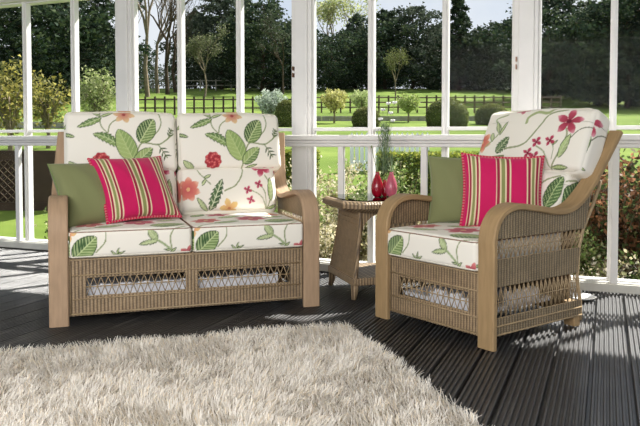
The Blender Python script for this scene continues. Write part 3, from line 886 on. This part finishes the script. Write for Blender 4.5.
# dish on the deck behind the chair
d = MB().lathe([(.001, .004), (.06, .004), (.085, .014), (.088, .017), (.084, .012), (.058, .0), (.001, .0)], (0, 0, 0), 32).build('dish', M['china'], None, True)
d.location = (1.56, 4.19, .001); tag(d, 'shallow white dish on the decking by the bottom rail behind the armchair', 'dish')

# ------------------------------------------------------------------ shaggy rug
def rug():
    # local frame: origin at the rear right corner, x along the rear edge to the left is negative, y towards the back
    Lx, Ly = 3.0, 1.75
    g = np.random.default_rng(21); n = 100000
    X = -Lx * g.random(n); Yv = -Ly * g.random(n)
    # ragged edge
    base = np.stack([X, Yv, np.full(n, .012)], -1)
    clump = np.sin(X * 19 + 3 * np.sin(Yv * 13)) * np.cos(Yv * 23 + 2 * np.sin(X * 11))
    az = 2.2 * clump + g.normal(0, .8, n) + PI * 1.2 * np.sin(X * 3.1 + 1.7) * np.cos(Yv * 2.7)
    lean = g.uniform(.5, 1.25, n); L = g.uniform(.028, .052, n)
    D = np.stack([np.cos(az) * np.sin(lean), np.sin(az) * np.sin(lean), np.cos(lean)], -1)
    D0 = np.stack([np.cos(az) * .25, np.sin(az) * .25, np.full(n, .97)], -1)
    wv = np.stack([-np.sin(az), np.cos(az), np.zeros(n)], -1) * (g.uniform(.0012, .0022, n))[:, None]
    p1 = base + D0 * (L * .45)[:, None]; p2 = p1 + D * (L * .65)[:, None]
    up = np.array([0, 0, .0012])
    V = np.stack([base - wv, base + wv, p1 - wv, p1 + wv + up, p2 - wv * .5, p2 + wv * .5], 1).reshape(-1, 3)
    b = (np.arange(n) * 6)[:, None]
    F = np.concatenate([b + np.array([[0, 1, 3, 2]]), b + np.array([[2, 3, 5, 4]])])
    tone = g.uniform(.86, 1.06, n)[:, None]
    warm = np.where(g.random(n)[:, None] < .15, np.array([[1, .93, .82]]), np.array([[1, 1, 1]]))
    c = np.array(lin((252, 247, 239)))[None] * tone * warm
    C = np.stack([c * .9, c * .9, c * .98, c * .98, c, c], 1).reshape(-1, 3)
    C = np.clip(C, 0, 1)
    # backing
    vb = np.array([(-Lx, -Ly, .001), (0, -Ly, .001), (0, 0, .001), (-Lx, 0, .001), (-Lx, -Ly, .02), (0, -Ly, .02), (0, 0, .02), (-Lx, 0, .02)])
    nb = len(V); V = np.concatenate([V, vb])
    fb = np.array([(0, 1, 5, 4), (1, 2, 6, 5), (2, 3, 7, 6), (3, 0, 4, 7), (4, 5, 6, 7), (3, 2, 1, 0)]) + nb
    F = np.concatenate([F, fb]); C = np.concatenate([C, np.ones((8, 3)) * np.array(lin((214, 204, 188)))])
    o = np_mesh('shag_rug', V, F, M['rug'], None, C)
    o.location = (.135, 3.5, 0); o.rotation_euler = (0, 0, R(17.2))
    tag(o, 'large cream long pile shag rug on the dark decking', 'rug')
rug()

# ------------------------------------------------------------------ outdoors
GP = [(4.0, -.35), (6.6, -.32), (7.6, -.1), (9, .16), (12, .5), (16, .86), (22, 1.2), (30, 1.5), (40, 2.25), (50, 3.2), (62, 4.7), (78, 6.6), (100, 7.4), (200, 9)]
def gz(y):
    for (a, b) in zip(GP[:-1], GP[1:]):
        if y <= b[0]: return a[1] + (b[1] - a[1]) * (y - a[0]) / (b[0] - a[0])
    return GP[-1][1]
f = MB(); ys = [3.0, 6.6, 7.6, 9, 10.5, 12, 14, 16, 19, 22, 26, 30, 35, 40, 45, 50, 56, 62, 70, 78, 90, 100, 130, 200]; xs = [-140, -60, -30, -15, -8, -3, 0, 3, 8, 15, 30, 60, 140]
vs = [(x, y, (gz(y) if y > 6.6 else -.32)) for y in ys for x in xs]
nxs = len(xs)
f.add(vs, [(j * nxs + i, j * nxs + i + 1, (j + 1) * nxs + i + 1, (j + 1) * nxs + i) for j in range(len(ys) - 1) for i in range(nxs - 1)])
tag(f.build('lawn', M['grass'], None, True), 'green lawn rising behind the windows', 'lawn', kind='structure')

def cards(g, C, size, cols, flat=1.0, k=3):
    """random leaf triangles/quads round the centres C"""
    n = len(C)
    a = g.normal(size=(n, 3)); a[:, 2] *= flat; a /= np.linalg.norm(a, axis=1, keepdims=True) + 1e-9
    b = np.cross(a, g.normal(size=(n, 3))); b /= np.linalg.norm(b, axis=1, keepdims=True) + 1e-9
    s = (size * g.uniform(.6, 1.3, n))[:, None]
    if k == 3: V = np.stack([C - b * s * .4, C + b * s * .4, C + a * s], 1)
    else: V = np.stack([C, C + a * s * .5 + b * s * .28, C + a * s, C + a * s * .5 - b * s * .28], 1)
    F = np.arange(n * k).reshape(n, k)
    P = np.array([lin(c) for c in cols]); col = P[g.integers(len(P), size=n)] * g.uniform(.75, 1.2, n)[:, None]
    return V.reshape(-1, 3), F, np.repeat(col, k, 0)

NEED = [(50, 64, 46), (64, 78, 54), (40, 53, 42), (80, 92, 62), (58, 74, 58)]
NEED2 = [(72, 82, 66), (84, 94, 78), (60, 72, 58), (96, 104, 86)]
def toph(Y, yt): return .95 + (140 - yt) * Y / 706 - gz(Y)
def conifer(x, y, h, rad, kind, label, group=None, cols=NEED, seed=0, n=5200, bare=.12, name='conifer_tree'):
    g = np.random.default_rng(100 + seed)
    e = empty(name, (x, y, gz(y) - .2), g.uniform(0, 6), label, 'tree', group)
    q = MB(); q.tube([(0, 0, 0), (.2, 0, h * .4), (0, .2, h * .75), (0, 0, h * .97)], [h * .022, h * .017, h * .009, .03], 8)
    nb = 46; C = []
    for k in range(nb):
        t = bare + (1 - bare) * (k + g.uniform(0, .8)) / nb; t = min(t, .985); z = h * t
        if kind == 'spire': L = rad * (1 - t) ** .8 + .3
        elif kind == 'cedar': L = rad * (1 - abs(t - .45) ** 1.6 * 1.8) * g.uniform(.7, 1.1) if t < .95 else rad * .3
        else: L = rad * math.sin(PI * min(1, .12 + t * .9)) ** .6 * g.uniform(.55, 1.1)
        L = max(L, .6)
        a = k * 2.4 + g.uniform(-.4, .4); tipz = z + L * (.12 if kind != 'spire' else -.2)
        tip = np.array([L * math.cos(a), L * math.sin(a), tipz]); st = np.array([0, 0, z])
        if k % 2 == 0: q.tube([tuple(st), tuple((st + tip) / 2 + [0, 0, L * .03]), tuple(tip)], [h * .006, h * .004, .02], 4, False)
        m = max(8, int(n / nb * (L / rad + .25)))
        tt = g.uniform(.15, 1.05, m) ** .8
        c = st + (tip - st) * tt[:, None] + g.normal(size=(m, 3)) * np.array([L * .12, L * .12, L * .045 + .1])
        C.append(c)
    C = np.concatenate(C)
    V, F, K = cards(g, C, h * .022 + .12, cols, .45)
    # lighter on top of the pads
    np_mesh('foliage', V, F, M['needle'], e, K)
    q.build('trunk', M['bark'], e, True)
    return e
def bare_tree(x, y, h, label, seed=0, mat='bark_pale', spread=.5, leafcols=None, nl=0, group=None, cat='tree', name='bare_tree', depth=5):
    g = random.Random(seed); gg = np.random.default_rng(seed)
    e = empty(name, (x, y, gz(y) - .1), 0, label, cat, group); q = MB(); ends = []
    def br(p, d, L, r, k):
        mid = p + d * L * .5 + Vector((g.uniform(-1, 1), g.uniform(-1, 1), g.uniform(-.3, .6))) * L * .07
        en = p + d * L; q.tube([p, mid, en], [r, r * .8, r * .6], 5 if k > 2 else 3, False)
        if k < 3: ends.append(en); ends.append(mid)
        if k == 0: return
        for _ in range(3 if k > 1 else 2):
            nd = (d + Vector((g.uniform(-1, 1), g.uniform(-1, 1), g.uniform(-.25, .7))) * (spread + .2)).normalized(); br(en if g.random() < .7 else mid, nd, L * g.uniform(.55, .8), r * .55, k - 1)
    br(Vector((0, 0, 0)), Vector((0, 0, 1)), h * .32, h * .014, depth)
    q.build('trunk', M[mat], e, True)
    if nl:
        E = np.array([tuple(v) for v in ends]); C = E[gg.integers(len(E), size=nl)] + gg.normal(size=(nl, 3)) * h * .03
        V, F, K = cards(gg, C, h * .018, leafcols, 1); np_mesh('foliage', V, F, M['leaf'], e, K)
    return e

def px(p, Y): return (p - 320) / 706 * Y
FG = 'dark conifers of the far woodland'
# back row closing the wood
i = 0
for p in range(-60, 720, 34):
    Y = 96 + (i * 37 % 11); conifer(px(p, Y) + (i % 3), Y, toph(Y, 44 if 125 < p < 195 else (44 if 300 < p < 350 else (28 if p < 300 else (42 if p < 470 else 56))) - (i * 7 % 5) * 4), 3.6, 'pine', 'tall dark evergreen in the rear row of the far wood', FG, NEED, i, 3000, .02); i += 1
    
fr = [  # pixel, Y, height, radius, kind, cols
 (-25, 60, 22, 6, 'cedar', NEED), (32, 55, 24, 6.2, 'cedar', NEED), (78, 58, 22, 5.2, 'cedar', NEED), (100, 66, 17, 4.0, 'spire', NEED2),
 (196, 80, 17, 3.6, 'pine', NEED2), (222, 76, 19, 4.4, 'cedar', NEED2), (262, 72, 15.5, 5.6, 'cedar', NEED), (243, 84, 20, 3.2, 'spire', NEED2), (290, 78, 13.5, 4.0, 'pine', NEED2),
 (330, 74, 10.5, 6.2, 'cedar', NEED), (356, 80, 12.0, 3.8, 'spire', NEED2), (385, 76, 12.6, 4.8, 'pine', NEED), (412, 78, 14.4, 5.6, 'cedar', NEED2), (434, 84, 13.6, 4.4, 'pine', NEED),
 (458, 74, 17.5, 2.9, 'spire', NEED), (480, 78, 12.6, 4.0, 'pine', NEED), (502, 74, 12.4, 4.2, 'cedar', NEED), (528, 70, 13, 4.4, 'pine', NEED),
 (548, 58, 14.5, 4.2, 'cedar', NEED), (572, 60, 9.6, 4.6, 'pine', NEED), (598, 52, 13.5, 4.2, 'cedar', NEED), (626, 50, 13, 4.4, 'cedar', NEED), (660, 50, 15, 5, 'cedar', NEED), (700, 52, 15, 5, 'cedar', NEED)]
TOPY = {-25: -30, 32: -30, 78: -25, 100: 12, 196: 10, 222: -8, 262: 2, 243: -12, 290: 22, 330: 34, 356: 14, 385: 10, 412: 8, 434: 26, 458: -6, 480: 28, 502: 22, 528: 40, 548: -12, 572: 34, 598: 2, 626: -12, 660: -12}
LAB = ['broad dark cedar beyond the window, left end of the wood', 'huge dark cedar between the two leftmost mullions', 'drooping dark cedar left of the first broad post', 'grey green fir just left of the first broad post',
 'slim grey pine right of the bare trees', 'tall layered cedar behind the second sofa cushion', 'spreading dark cedar left of the middle post', 'narrow fir rising above the spreading cedar', 'grey pine directly behind the middle post',
 'low wide cedar just right of the middle post', 'thin fir between the wide cedar and the mullion', 'dark pine above the vases', 'flat topped pine breaking the skyline right of the vases', 'dark pine behind the right mullion',
 'tallest spire fir between mullion and right post', 'dark pine right of the spire fir', 'dark cedar behind the two right topiary domes', 'dark pine behind the right broad post',
 'large dark cedar right of the right broad post', 'lower pine with sky above it behind the armchair back', 'dark cedar left of the last mullion', 'dark cedar right of the last mullion', 'dark cedar at the right edge of view', 'dark cedar beyond the right edge of view']
for j, (p, Y, h_, rd, kd, cl_) in enumerate(fr):
    if p > 680: continue
    conifer(px(p, Y), Y, toph(Y, TOPY[p]), rd, kd, LAB[j], None, cl_, 50 + j, 9500, .05)
for j in range(26):
    p = -60 + 29.5 * j; Y = 87 + (j * 5 % 4)
    conifer(px(p, Y), Y, 3.6 + (j * 3 % 4) * .7, 2.4, 'pine', 'low dark bush under the rear trees of the far wood', 'dark undergrowth bushes of the far woodland', NEED, 500 + j, 1500, .0, 'woodland_bush')
# bare trees
bare_tree(px(158, 68), 68, 15, 'slender bare tree between the two tall bare trunks', 41, 'bark_pale', .5, depth=6)
bare_tree(px(176, 70), 70, 14, 'bare twiggy tree touching the second window mullion', 43, 'bark', .5, depth=6)
bare_tree(px(148, 62), 62, 17, 'bare grey tree just right of the first broad post', 3, 'bark_pale', .45, depth=6)
bare_tree(px(168, 66), 66, 16, 'bare branching tree left of the second mullion bay', 8, 'bark', .5, depth=6)
bare_tree(px(130, 70), 70, 18, 'tall bare tree partly behind the first broad post', 12, 'bark_pale', .5, depth=6)
bare_tree(px(332, 84), 84, 15.5, 'pale leafing tree rising above the low wide cedar', 17, 'bark_pale', .5, [(176, 184, 120), (150, 162, 104), (190, 190, 140)], 2200)
bare_tree(px(395, 58), 58, 4.6, 'yellow green leafing tree under the dark pines', 19, 'bark_pale', .5, [(104, 112, 62), (86, 96, 54), (120, 124, 76)], 2000)
bare_tree(px(205, 62), 62, 7.0, 'olive grey leafing tree in front of the slim pines', 23, 'bark_pale', .5, [(104, 110, 76), (86, 94, 64), (120, 124, 92)], 2600)
bare_tree(px(283, 66), 66, 8.5, 'dark leaning trunked tree left of the middle post', 29, 'bark', .6, [(60, 72, 50), (74, 84, 60)], 1500)

# topiary domes
def dome(p, Y, wpx, ybase, ytop, label):
    w = wpx / 706 * Y; z0 = gz(Y); h = (ybase - ytop) / 706 * Y
    g = np.random.default_rng(int(p)); e = empty('topiary_dome', (px(p, Y), Y, z0), 0, label, 'topiary')
    prof = [(w * .46, 0), (w * .5, h * .25), (w * .5, h * .5), (w * .44, h * .72), (w * .33, h * .88), (w * .17, h * .97), (.01, h)]
    MB().lathe(prof, (0, 0, 0), 24).build('crown', M['topi'], e, True)
    n = 5200; P_ = np.array(prof); t = g.random(n) * (len(prof) - 1.01); i0 = t.astype(int); fr_ = (t - i0)[:, None]
    rz = P_[i0] * (1 - fr_) + P_[i0 + 1] * fr_; a = g.uniform(0, 2 * PI, n)
    C = np.stack([rz[:, 0] * np.cos(a), rz[:, 0] * np.sin(a), rz[:, 1]], -1)
    V, F, K = cards(g, C, .07 * Y / 30, [(98, 104, 58), (118, 122, 70), (84, 92, 52), (134, 136, 84)])
    np_mesh('foliage', V, F, M['leaf'], e, K)
M['topi'] = plain('topiary_core', (74, 84, 44), .9, .1, .3, 5)
dome(286, 30, 21, 128, 102, 'clipped green topiary dome left of the middle post')
dome(366, 30, 27, 128, 109, 'small clipped topiary dome behind the mullion above the vases')
dome(447, 29, 41, 129, 101, 'largest clipped topiary dome between the right mullion panes')
dome(491, 32, 31, 127, 107, 'clipped topiary dome beside the armchair back, right of the largest')

def lolly(p, Y, wpx, ytop, ybot, ybase, cols, label, seed, n=1700, twig=True, name='small_tree', leaf=.1, mat='leaf'):
    g = np.random.default_rng(seed); z0 = gz(Y); k = Y / 706
    e = empty(name, (px(p, Y), Y, z0), 0, label, 'tree' if 'tree' in name else 'shrub')
    hb = (ybase - ybot) * k; ht = (ybase - ytop) * k; r = wpx * k / 2; cz = (hb + ht) / 2; rz_ = (ht - hb) / 2
    q = MB(); q.tube([(0, 0, -.1), (.02, 0, hb * .6), (0, 0, cz)], [.06 * r + .02, .05 * r + .015, .02], 6)
    for j in range(16):
        a = j * 2.4; d_ = (math.cos(a) * r * .8, math.sin(a) * r * .8, cz + rz_ * (.7 * math.sin(j * 1.7)))
        q.tube([(0, 0, max(hb * .8, .02)), (d_[0] * .5, d_[1] * .5, cz * .95), d_], [.025 * r + .01, .02 * r + .006, .004], 4, False)
    q.build('trunk', M['bark_pale'], e, True)
    v = g.normal(size=(n, 3)); v /= np.linalg.norm(v, axis=1, keepdims=True); C = v * (g.random(n) ** .45)[:, None] * np.array([r, r, rz_]) * (1 + .18 * np.sin(v[:, :1] * 7 + v[:, 2:] * 5)) + np.array([0, 0, cz])
    V, F, K = cards(g, C, leaf, cols); np_mesh('foliage', V, F, M[mat], e, K)
    return e
lolly(334, 33, 27, 92, 114, 126, [(184, 182, 110), (162, 160, 92), (206, 200, 140)], 'small round cream and green tree right of the middle post', 31)
lolly(361, 37, 23, 92, 110, 121, [(178, 190, 130), (196, 204, 150), (150, 166, 104)], 'pale round tree behind the small topiary dome', 32)
lolly(408, 34, 22, 98, 116, 126, [(160, 176, 98), (184, 192, 130), (134, 154, 80)], 'small light green round tree right of the vases', 33)
lolly(271, 31, 30, 88, 116, 124, [(176, 186, 170), (196, 204, 190), (146, 160, 140)], 'silvery round willow bush behind the right sofa cushion', 34, 2600, leaf=.09, name='silver_shrub')
lolly(97, 17, 40, 62, 118, 135, [(150, 160, 104), (172, 176, 130), (126, 140, 84)], 'twiggy pale green shrub left of the first broad post', 35, 2100, leaf=.07, name='twiggy_shrub')
lolly(10, 14, 62, 52, 128, 148, [(150, 142, 70), (124, 122, 62), (176, 166, 96), (92, 96, 54)], 'yellow leaved shrub at the left edge outside', 36, 1500, leaf=.08, name='yellow_shrub')
lolly(48, 15, 46, 70, 126, 144, [(146, 138, 70), (120, 118, 60), (170, 162, 92), (88, 92, 52)], 'yellow leaved shrub between the two left mullions', 37, 1000, leaf=.075, name='yellow_shrub')

# fences
def fence(p0, Y0, p1, Y1, h, rails, n, mat, label, name='paddock_fence', pr=.05):
    A = Vector((px(p0, Y0), Y0, 0)); B = Vector((px(p1, Y1), Y1, 0))
    e = empty(name, (A.x, A.y, 0), 0, label, 'fence')
    D = B - A; pts = []
    for k in range(n + 1):
        v = D * (k / n); z = gz(A.y + v.y)
        pts.append((v, z)); q = MB(); q.box(v.x - pr, v.x + pr, v.y - pr, v.y + pr, z - .1, z + h * 1.08); q.build('post', mat, e)
    for rr in rails:
        q = MB(); q.tube([(v.x, v.y - pr, z + h * rr) for v, z in pts], pr * .8, 4); q.build('rail', mat, e)
fence(312, 44, 560, 44, 1.0, (.35, .65, .95), 26, M['timber'], 'brown post and rail fence across the lawn on the right')
fence(136, 42, 292, 42, 1.0, (.4, .9), 16, M['timber_dark'], 'dark post and rail fence just above the sofa back')
fence(40, 70, 292, 74, 1.1, (.5, .95), 16, M['timber_pale'], 'far grey fence along the wood on the left', pr=.06)
# low stone wall
q = MB(); z = gz(35.4)
for r_i in range(3):
    xx = px(300, 35.4) + .25 * (r_i % 2)
    while xx < px(520, 35.4):
        wl = random.uniform(.35, .7); q.box(xx, xx + wl - .015, 35.25, 35.55, z - .15 + .13 * r_i, z - .03 + .13 * r_i); xx += wl
tag(q.build('stone_wall', M['stone'], None, bevel=.01), 'low grey stone garden wall behind the topiary domes', 'wall')
q = MB(); z = gz(27)
for r_i in range(2):
    xx = px(0, 27)
    while xx < px(112, 27):
        wl = random.uniform(.35, .7); q.box(xx, xx + wl - .015, 26.85, 27.15, z + .13 * r_i, z + .12 + .13 * r_i); xx += wl
tag(q.build('stone_wall', M['stone'], None, bevel=.01), 'low grey stone garden wall behind the yellow shrubs', 'wall')

# white picket fence
pf = empty('picket_fence', (px(350, 11.5), 11.5, gz(11.5)), 0, 'white picket fence beyond the glass behind the vases', 'fence')
q = MB(); zt = 1.075 - gz(11.5)
for r_z in (.12, zt - .16): q.box(0, 1.3, .01, .03, r_z, r_z + .05)
q.build('rail', M['thatch'], pf)
first = None
for k in range(16):
    if first is None:
        q = MB(); q.add([(-.03, 0, 0), (.03, 0, 0), (.03, 0, zt - .06), (0, 0, zt), (-.03, 0, zt - .06), (-.03, -.015, 0), (.03, -.015, 0), (.03, -.015, zt - .06), (0, -.015, zt), (-.03, -.015, zt - .06)],
                        [(0, 1, 2, 3, 4), (9, 8, 7, 6, 5), (0, 5, 6, 1), (1, 6, 7, 2), (2, 7, 8, 3), (3, 8, 9, 4), (4, 9, 5, 0)])
        first = q.build('picket', M['thatch'], pf); o = first
    else: o = first.copy(); COL.objects.link(o); o.parent = pf
    o.location = (.03 + k * .082, 0, 0)

# dark lattice fence at the left
lf = empty('lattice_fence', (px(-40, 8.6), 8.6, 0), 0, 'dark timber garden fence with diamond lattice at the far left', 'fence')
Wd = px(62, 8.6) - px(-40, 8.6); z0 = gz(8.6)
q = MB(); q.box(0, Wd, 0, .05, .70, .82); q.box(0, Wd, 0, .05, z0, z0 + .1); q.box(.72, Wd, .01, .04, z0, .72); q.build('board', M['timber_dark'], lf)
q = MB(); q.box(0, Wd, .3, .34, z0, .75); q.build('backing_board', M['timber_dark'], lf)
q = MB()
zb = z0 + .1; Hh = .70 - zb
for k in range(-6, 9):
    for sg in (1, -1):
        xa, xb = k * .09, k * .09 + Hh
        pts = []
        for x_ in (max(0, xa), min(.74, xb)):
            t_ = (x_ - xa) / Hh
            pts.append((x_, -.006 * sg, zb + Hh * (t_ if sg > 0 else 1 - t_)))
        if pts[1][0] > pts[0][0] + .02: q.tube(pts, .006, 4)
q.build('lattice', M['timber'], lf)

# clipped hedge
def hedge(x0, x1, Y, h, dpt, label, seed):
    g = np.random.default_rng(seed); z0 = gz(Y)
    e = empty('box_hedge', ((x0 + x1) / 2, Y, z0), 0, label, 'hedge'); L = x1 - x0
    q = MB(); q.box(-L / 2, L / 2, -dpt / 2, dpt / 2, -.1, h - .03); q.build('hedge_core', M['topi'], e, bevel=.04)
    n = 6500; C = np.stack([g.uniform(-L / 2, L / 2, n), g.uniform(-dpt / 2, dpt / 2, n), g.uniform(0, h, n)], -1)
    sd = g.integers(3, size=n); C[sd == 0, 1] = -dpt / 2; C[sd == 1, 2] = h; C += g.normal(size=C.shape) * .015
    V, F, K = cards(g, C, .035, [(150, 156, 62), (120, 134, 52), (178, 180, 84), (86, 104, 44)]); np_mesh('foliage', V, F, M['leaf'], e, K)
hedge(px(378, 9.8), px(480, 9.8), 9.8, .5, .5, 'low yellow green clipped hedge behind the table and armchair', 41)
hedge(px(285, 10.6), px(318, 10.6), 10.6, .42, .5, 'low yellow green hedge beside the middle post', 42)

# planting bed right outside the glass
PALE = [(226, 216, 184), (206, 196, 160), (238, 230, 208), (176, 168, 124), (128, 132, 88), (196, 188, 150)]
GRN = [(96, 120, 60), (120, 142, 76), (150, 160, 100), (176, 176, 130), (80, 100, 50)]
BRN = [(120, 84, 56), (150, 106, 74), (90, 66, 48), (86, 104, 60), (176, 128, 96), (66, 60, 40), (104, 118, 70)]
def shrub(t, off, h, r, cols, label, seed, n=1500, name='garden_shrub', leaf=.035, group=None):
    g = np.random.default_rng(seed); x, y, _ = wp(t, off); z0 = gz(y)
    e = empty(name, (x, y, z0), 0, label, 'shrub', group)
    q = MB(); tips = []
    for j in range(26):
        a = g.uniform(0, 2 * PI); rr = r * math.sqrt(g.random()); hh = h * g.uniform(.55, 1)
        p1 = (rr * .3 * math.cos(a), rr * .3 * math.sin(a), hh * .5); p2 = (rr * math.cos(a), rr * math.sin(a), hh)
        q.tube([(0, 0, -.03), p1, p2], [.006, .004, .002], 4, False); tips.append((p1, p2))
    q.build('twig', M['bark_pale'], e, True)
    T = np.array(tips); i0 = g.integers(len(T), size=n); tt = (g.random(n) ** .7)[:, None]
    C = np.where(tt < .35, T[i0, 0] * (tt / .35), T[i0, 0] + (T[i0, 1] - T[i0, 0]) * ((tt - .35) / .65)) + g.normal(size=(n, 3)) * .045
    C[:, 2] = np.abs(C[:, 2])
    V, F, K = cards(g, C, leaf, cols, 1, 4); np_mesh('foliage', V, F, M['leaf'], e, K)
k = 0
places = ['below the left sofa arm', 'behind the green sofa pillow', 'behind the left end of the sofa', 'behind the sofa, screened by its back']
BG = 'pale twiggy shrubs in the bed outside the glass'
for t in np.arange(.3, 4.9, .42):
    for (off, hh) in ((.75, .74), (1.3, .94)):
        if t < 2.3 and t > 1.1 and off < 1: k += 1; continue
        lab = 'pale straw coloured twiggy shrub in the front of the bed outside' if off < 1 else 'taller pale leafy shrub in the back of the bed outside'
        shrub(t + .1 * ((k * 7) % 3), off, hh * (.85 + .1 * ((k * 5) % 4)), .36, PALE if (k % 5) else GRN, lab, 200 + k, 4200, group=BG + (' front' if off < 1 else ' back')); k += 1
for j, t in enumerate((4.95, 5.3, 5.7, 6.1)):
    shrub(t, .6, .5, .28, GRN if j % 2 else PALE, 'green and straw plants low outside the right end of the glass', 300 + j, 1600, group='low plants outside the right end')
    shrub(t + .1, 1.15, 1.22, .36, BRN, 'brown leaved shrub behind the low plants at the right end', 320 + j, 3400, name='brown_shrub', leaf=.05, group='brown shrubs outside the right end')
    shrub(t - .1, 1.7, 1.15, .4, BRN, 'dark brown shrub at the back of the right end bed', 340 + j, 3400, name='brown_shrub', leaf=.055, group='brown shrubs at the back of the right end')
q = MB(); P4 = [wp(1.0, .28), wp(9, .28), wp(9, 2.1), wp(1.0, 2.1)]
q.add([(a[0], a[1], gz(a[1]) + .02) if a[1] > 6.6 else (a[0], a[1], -.3) for a in P4], [(0, 1, 2, 3)])
M['soil'] = plain('soil', (84, 72, 52), .95, .1, .3, 6)
tag(q.build('flower_bed', M['soil']), 'brown soil bed along the outside of the windows', 'soil', kind='structure')

# ------------------------------------------------------------------ light
w = bpy.data.worlds.new('sky'); scn.world = w; w.use_nodes = True; nt = w.node_tree
bg = nt.nodes['Background']
tc = N(nt, 'ShaderNodeTexCoord'); sp = N(nt, 'ShaderNodeSeparateXYZ'); nt.links.new(tc.outputs['Generated'], sp.inputs[0])
nz = noise(nt, 3.2, 6, tc.outputs['Generated'])
clouds = ramp(nt, nz, [(.36, lin((176, 200, 232))), (.56, lin((240, 244, 250)))])
hz = math_(nt, 'MULTIPLY', sp.outputs['Z'], 3.0)
mx = N(nt, 'ShaderNodeMixRGB'); nt.links.new(ramp(nt, hz, [(0, (0, 0, 0)), (1, (1, 1, 1))]), mx.inputs[0])
mx.inputs[1].default_value = (*lin((232, 238, 246)), 1); nt.links.new(clouds, mx.inputs[2])
nt.links.new(mx.outputs[0], bg.inputs['Color']); bg.inputs['Strength'].default_value = 1.0

sd = Vector((.77, .64, 0)).normalized(); el = R(48.5)
dirv = -(sd * math.cos(el) + Vector((0, 0, math.sin(el))))
s = bpy.data.lights.new('sun', 'SUN'); s.energy = 11.5; s.angle = R(1.2); s.color = (1, .96, .9)
so = bpy.data.objects.new('sun', s); COL.objects.link(so); so.rotation_euler = dirv.to_track_quat('-Z', 'Y').to_euler()
a = bpy.data.lights.new('added_fill_light', 'AREA'); a.shape = 'RECTANGLE'; a.size = 3.2; a.size_y = 1.8; a.energy = 205; a.color = (1, .975, .95)  # unseen area lamp added behind the camera to lift the furniture fronts
ao = bpy.data.objects.new('added_fill_light', a); COL.objects.link(ao); ao.location = (-1.2, -.6, 2.0)
ao.rotation_euler = (Vector((-.1, 3.8, .5)) - Vector(ao.location)).to_track_quat('-Z', 'Y').to_euler()

scn.view_settings.view_transform = 'Standard'; scn.view_settings.look = 'None'; scn.view_settings.exposure = 0
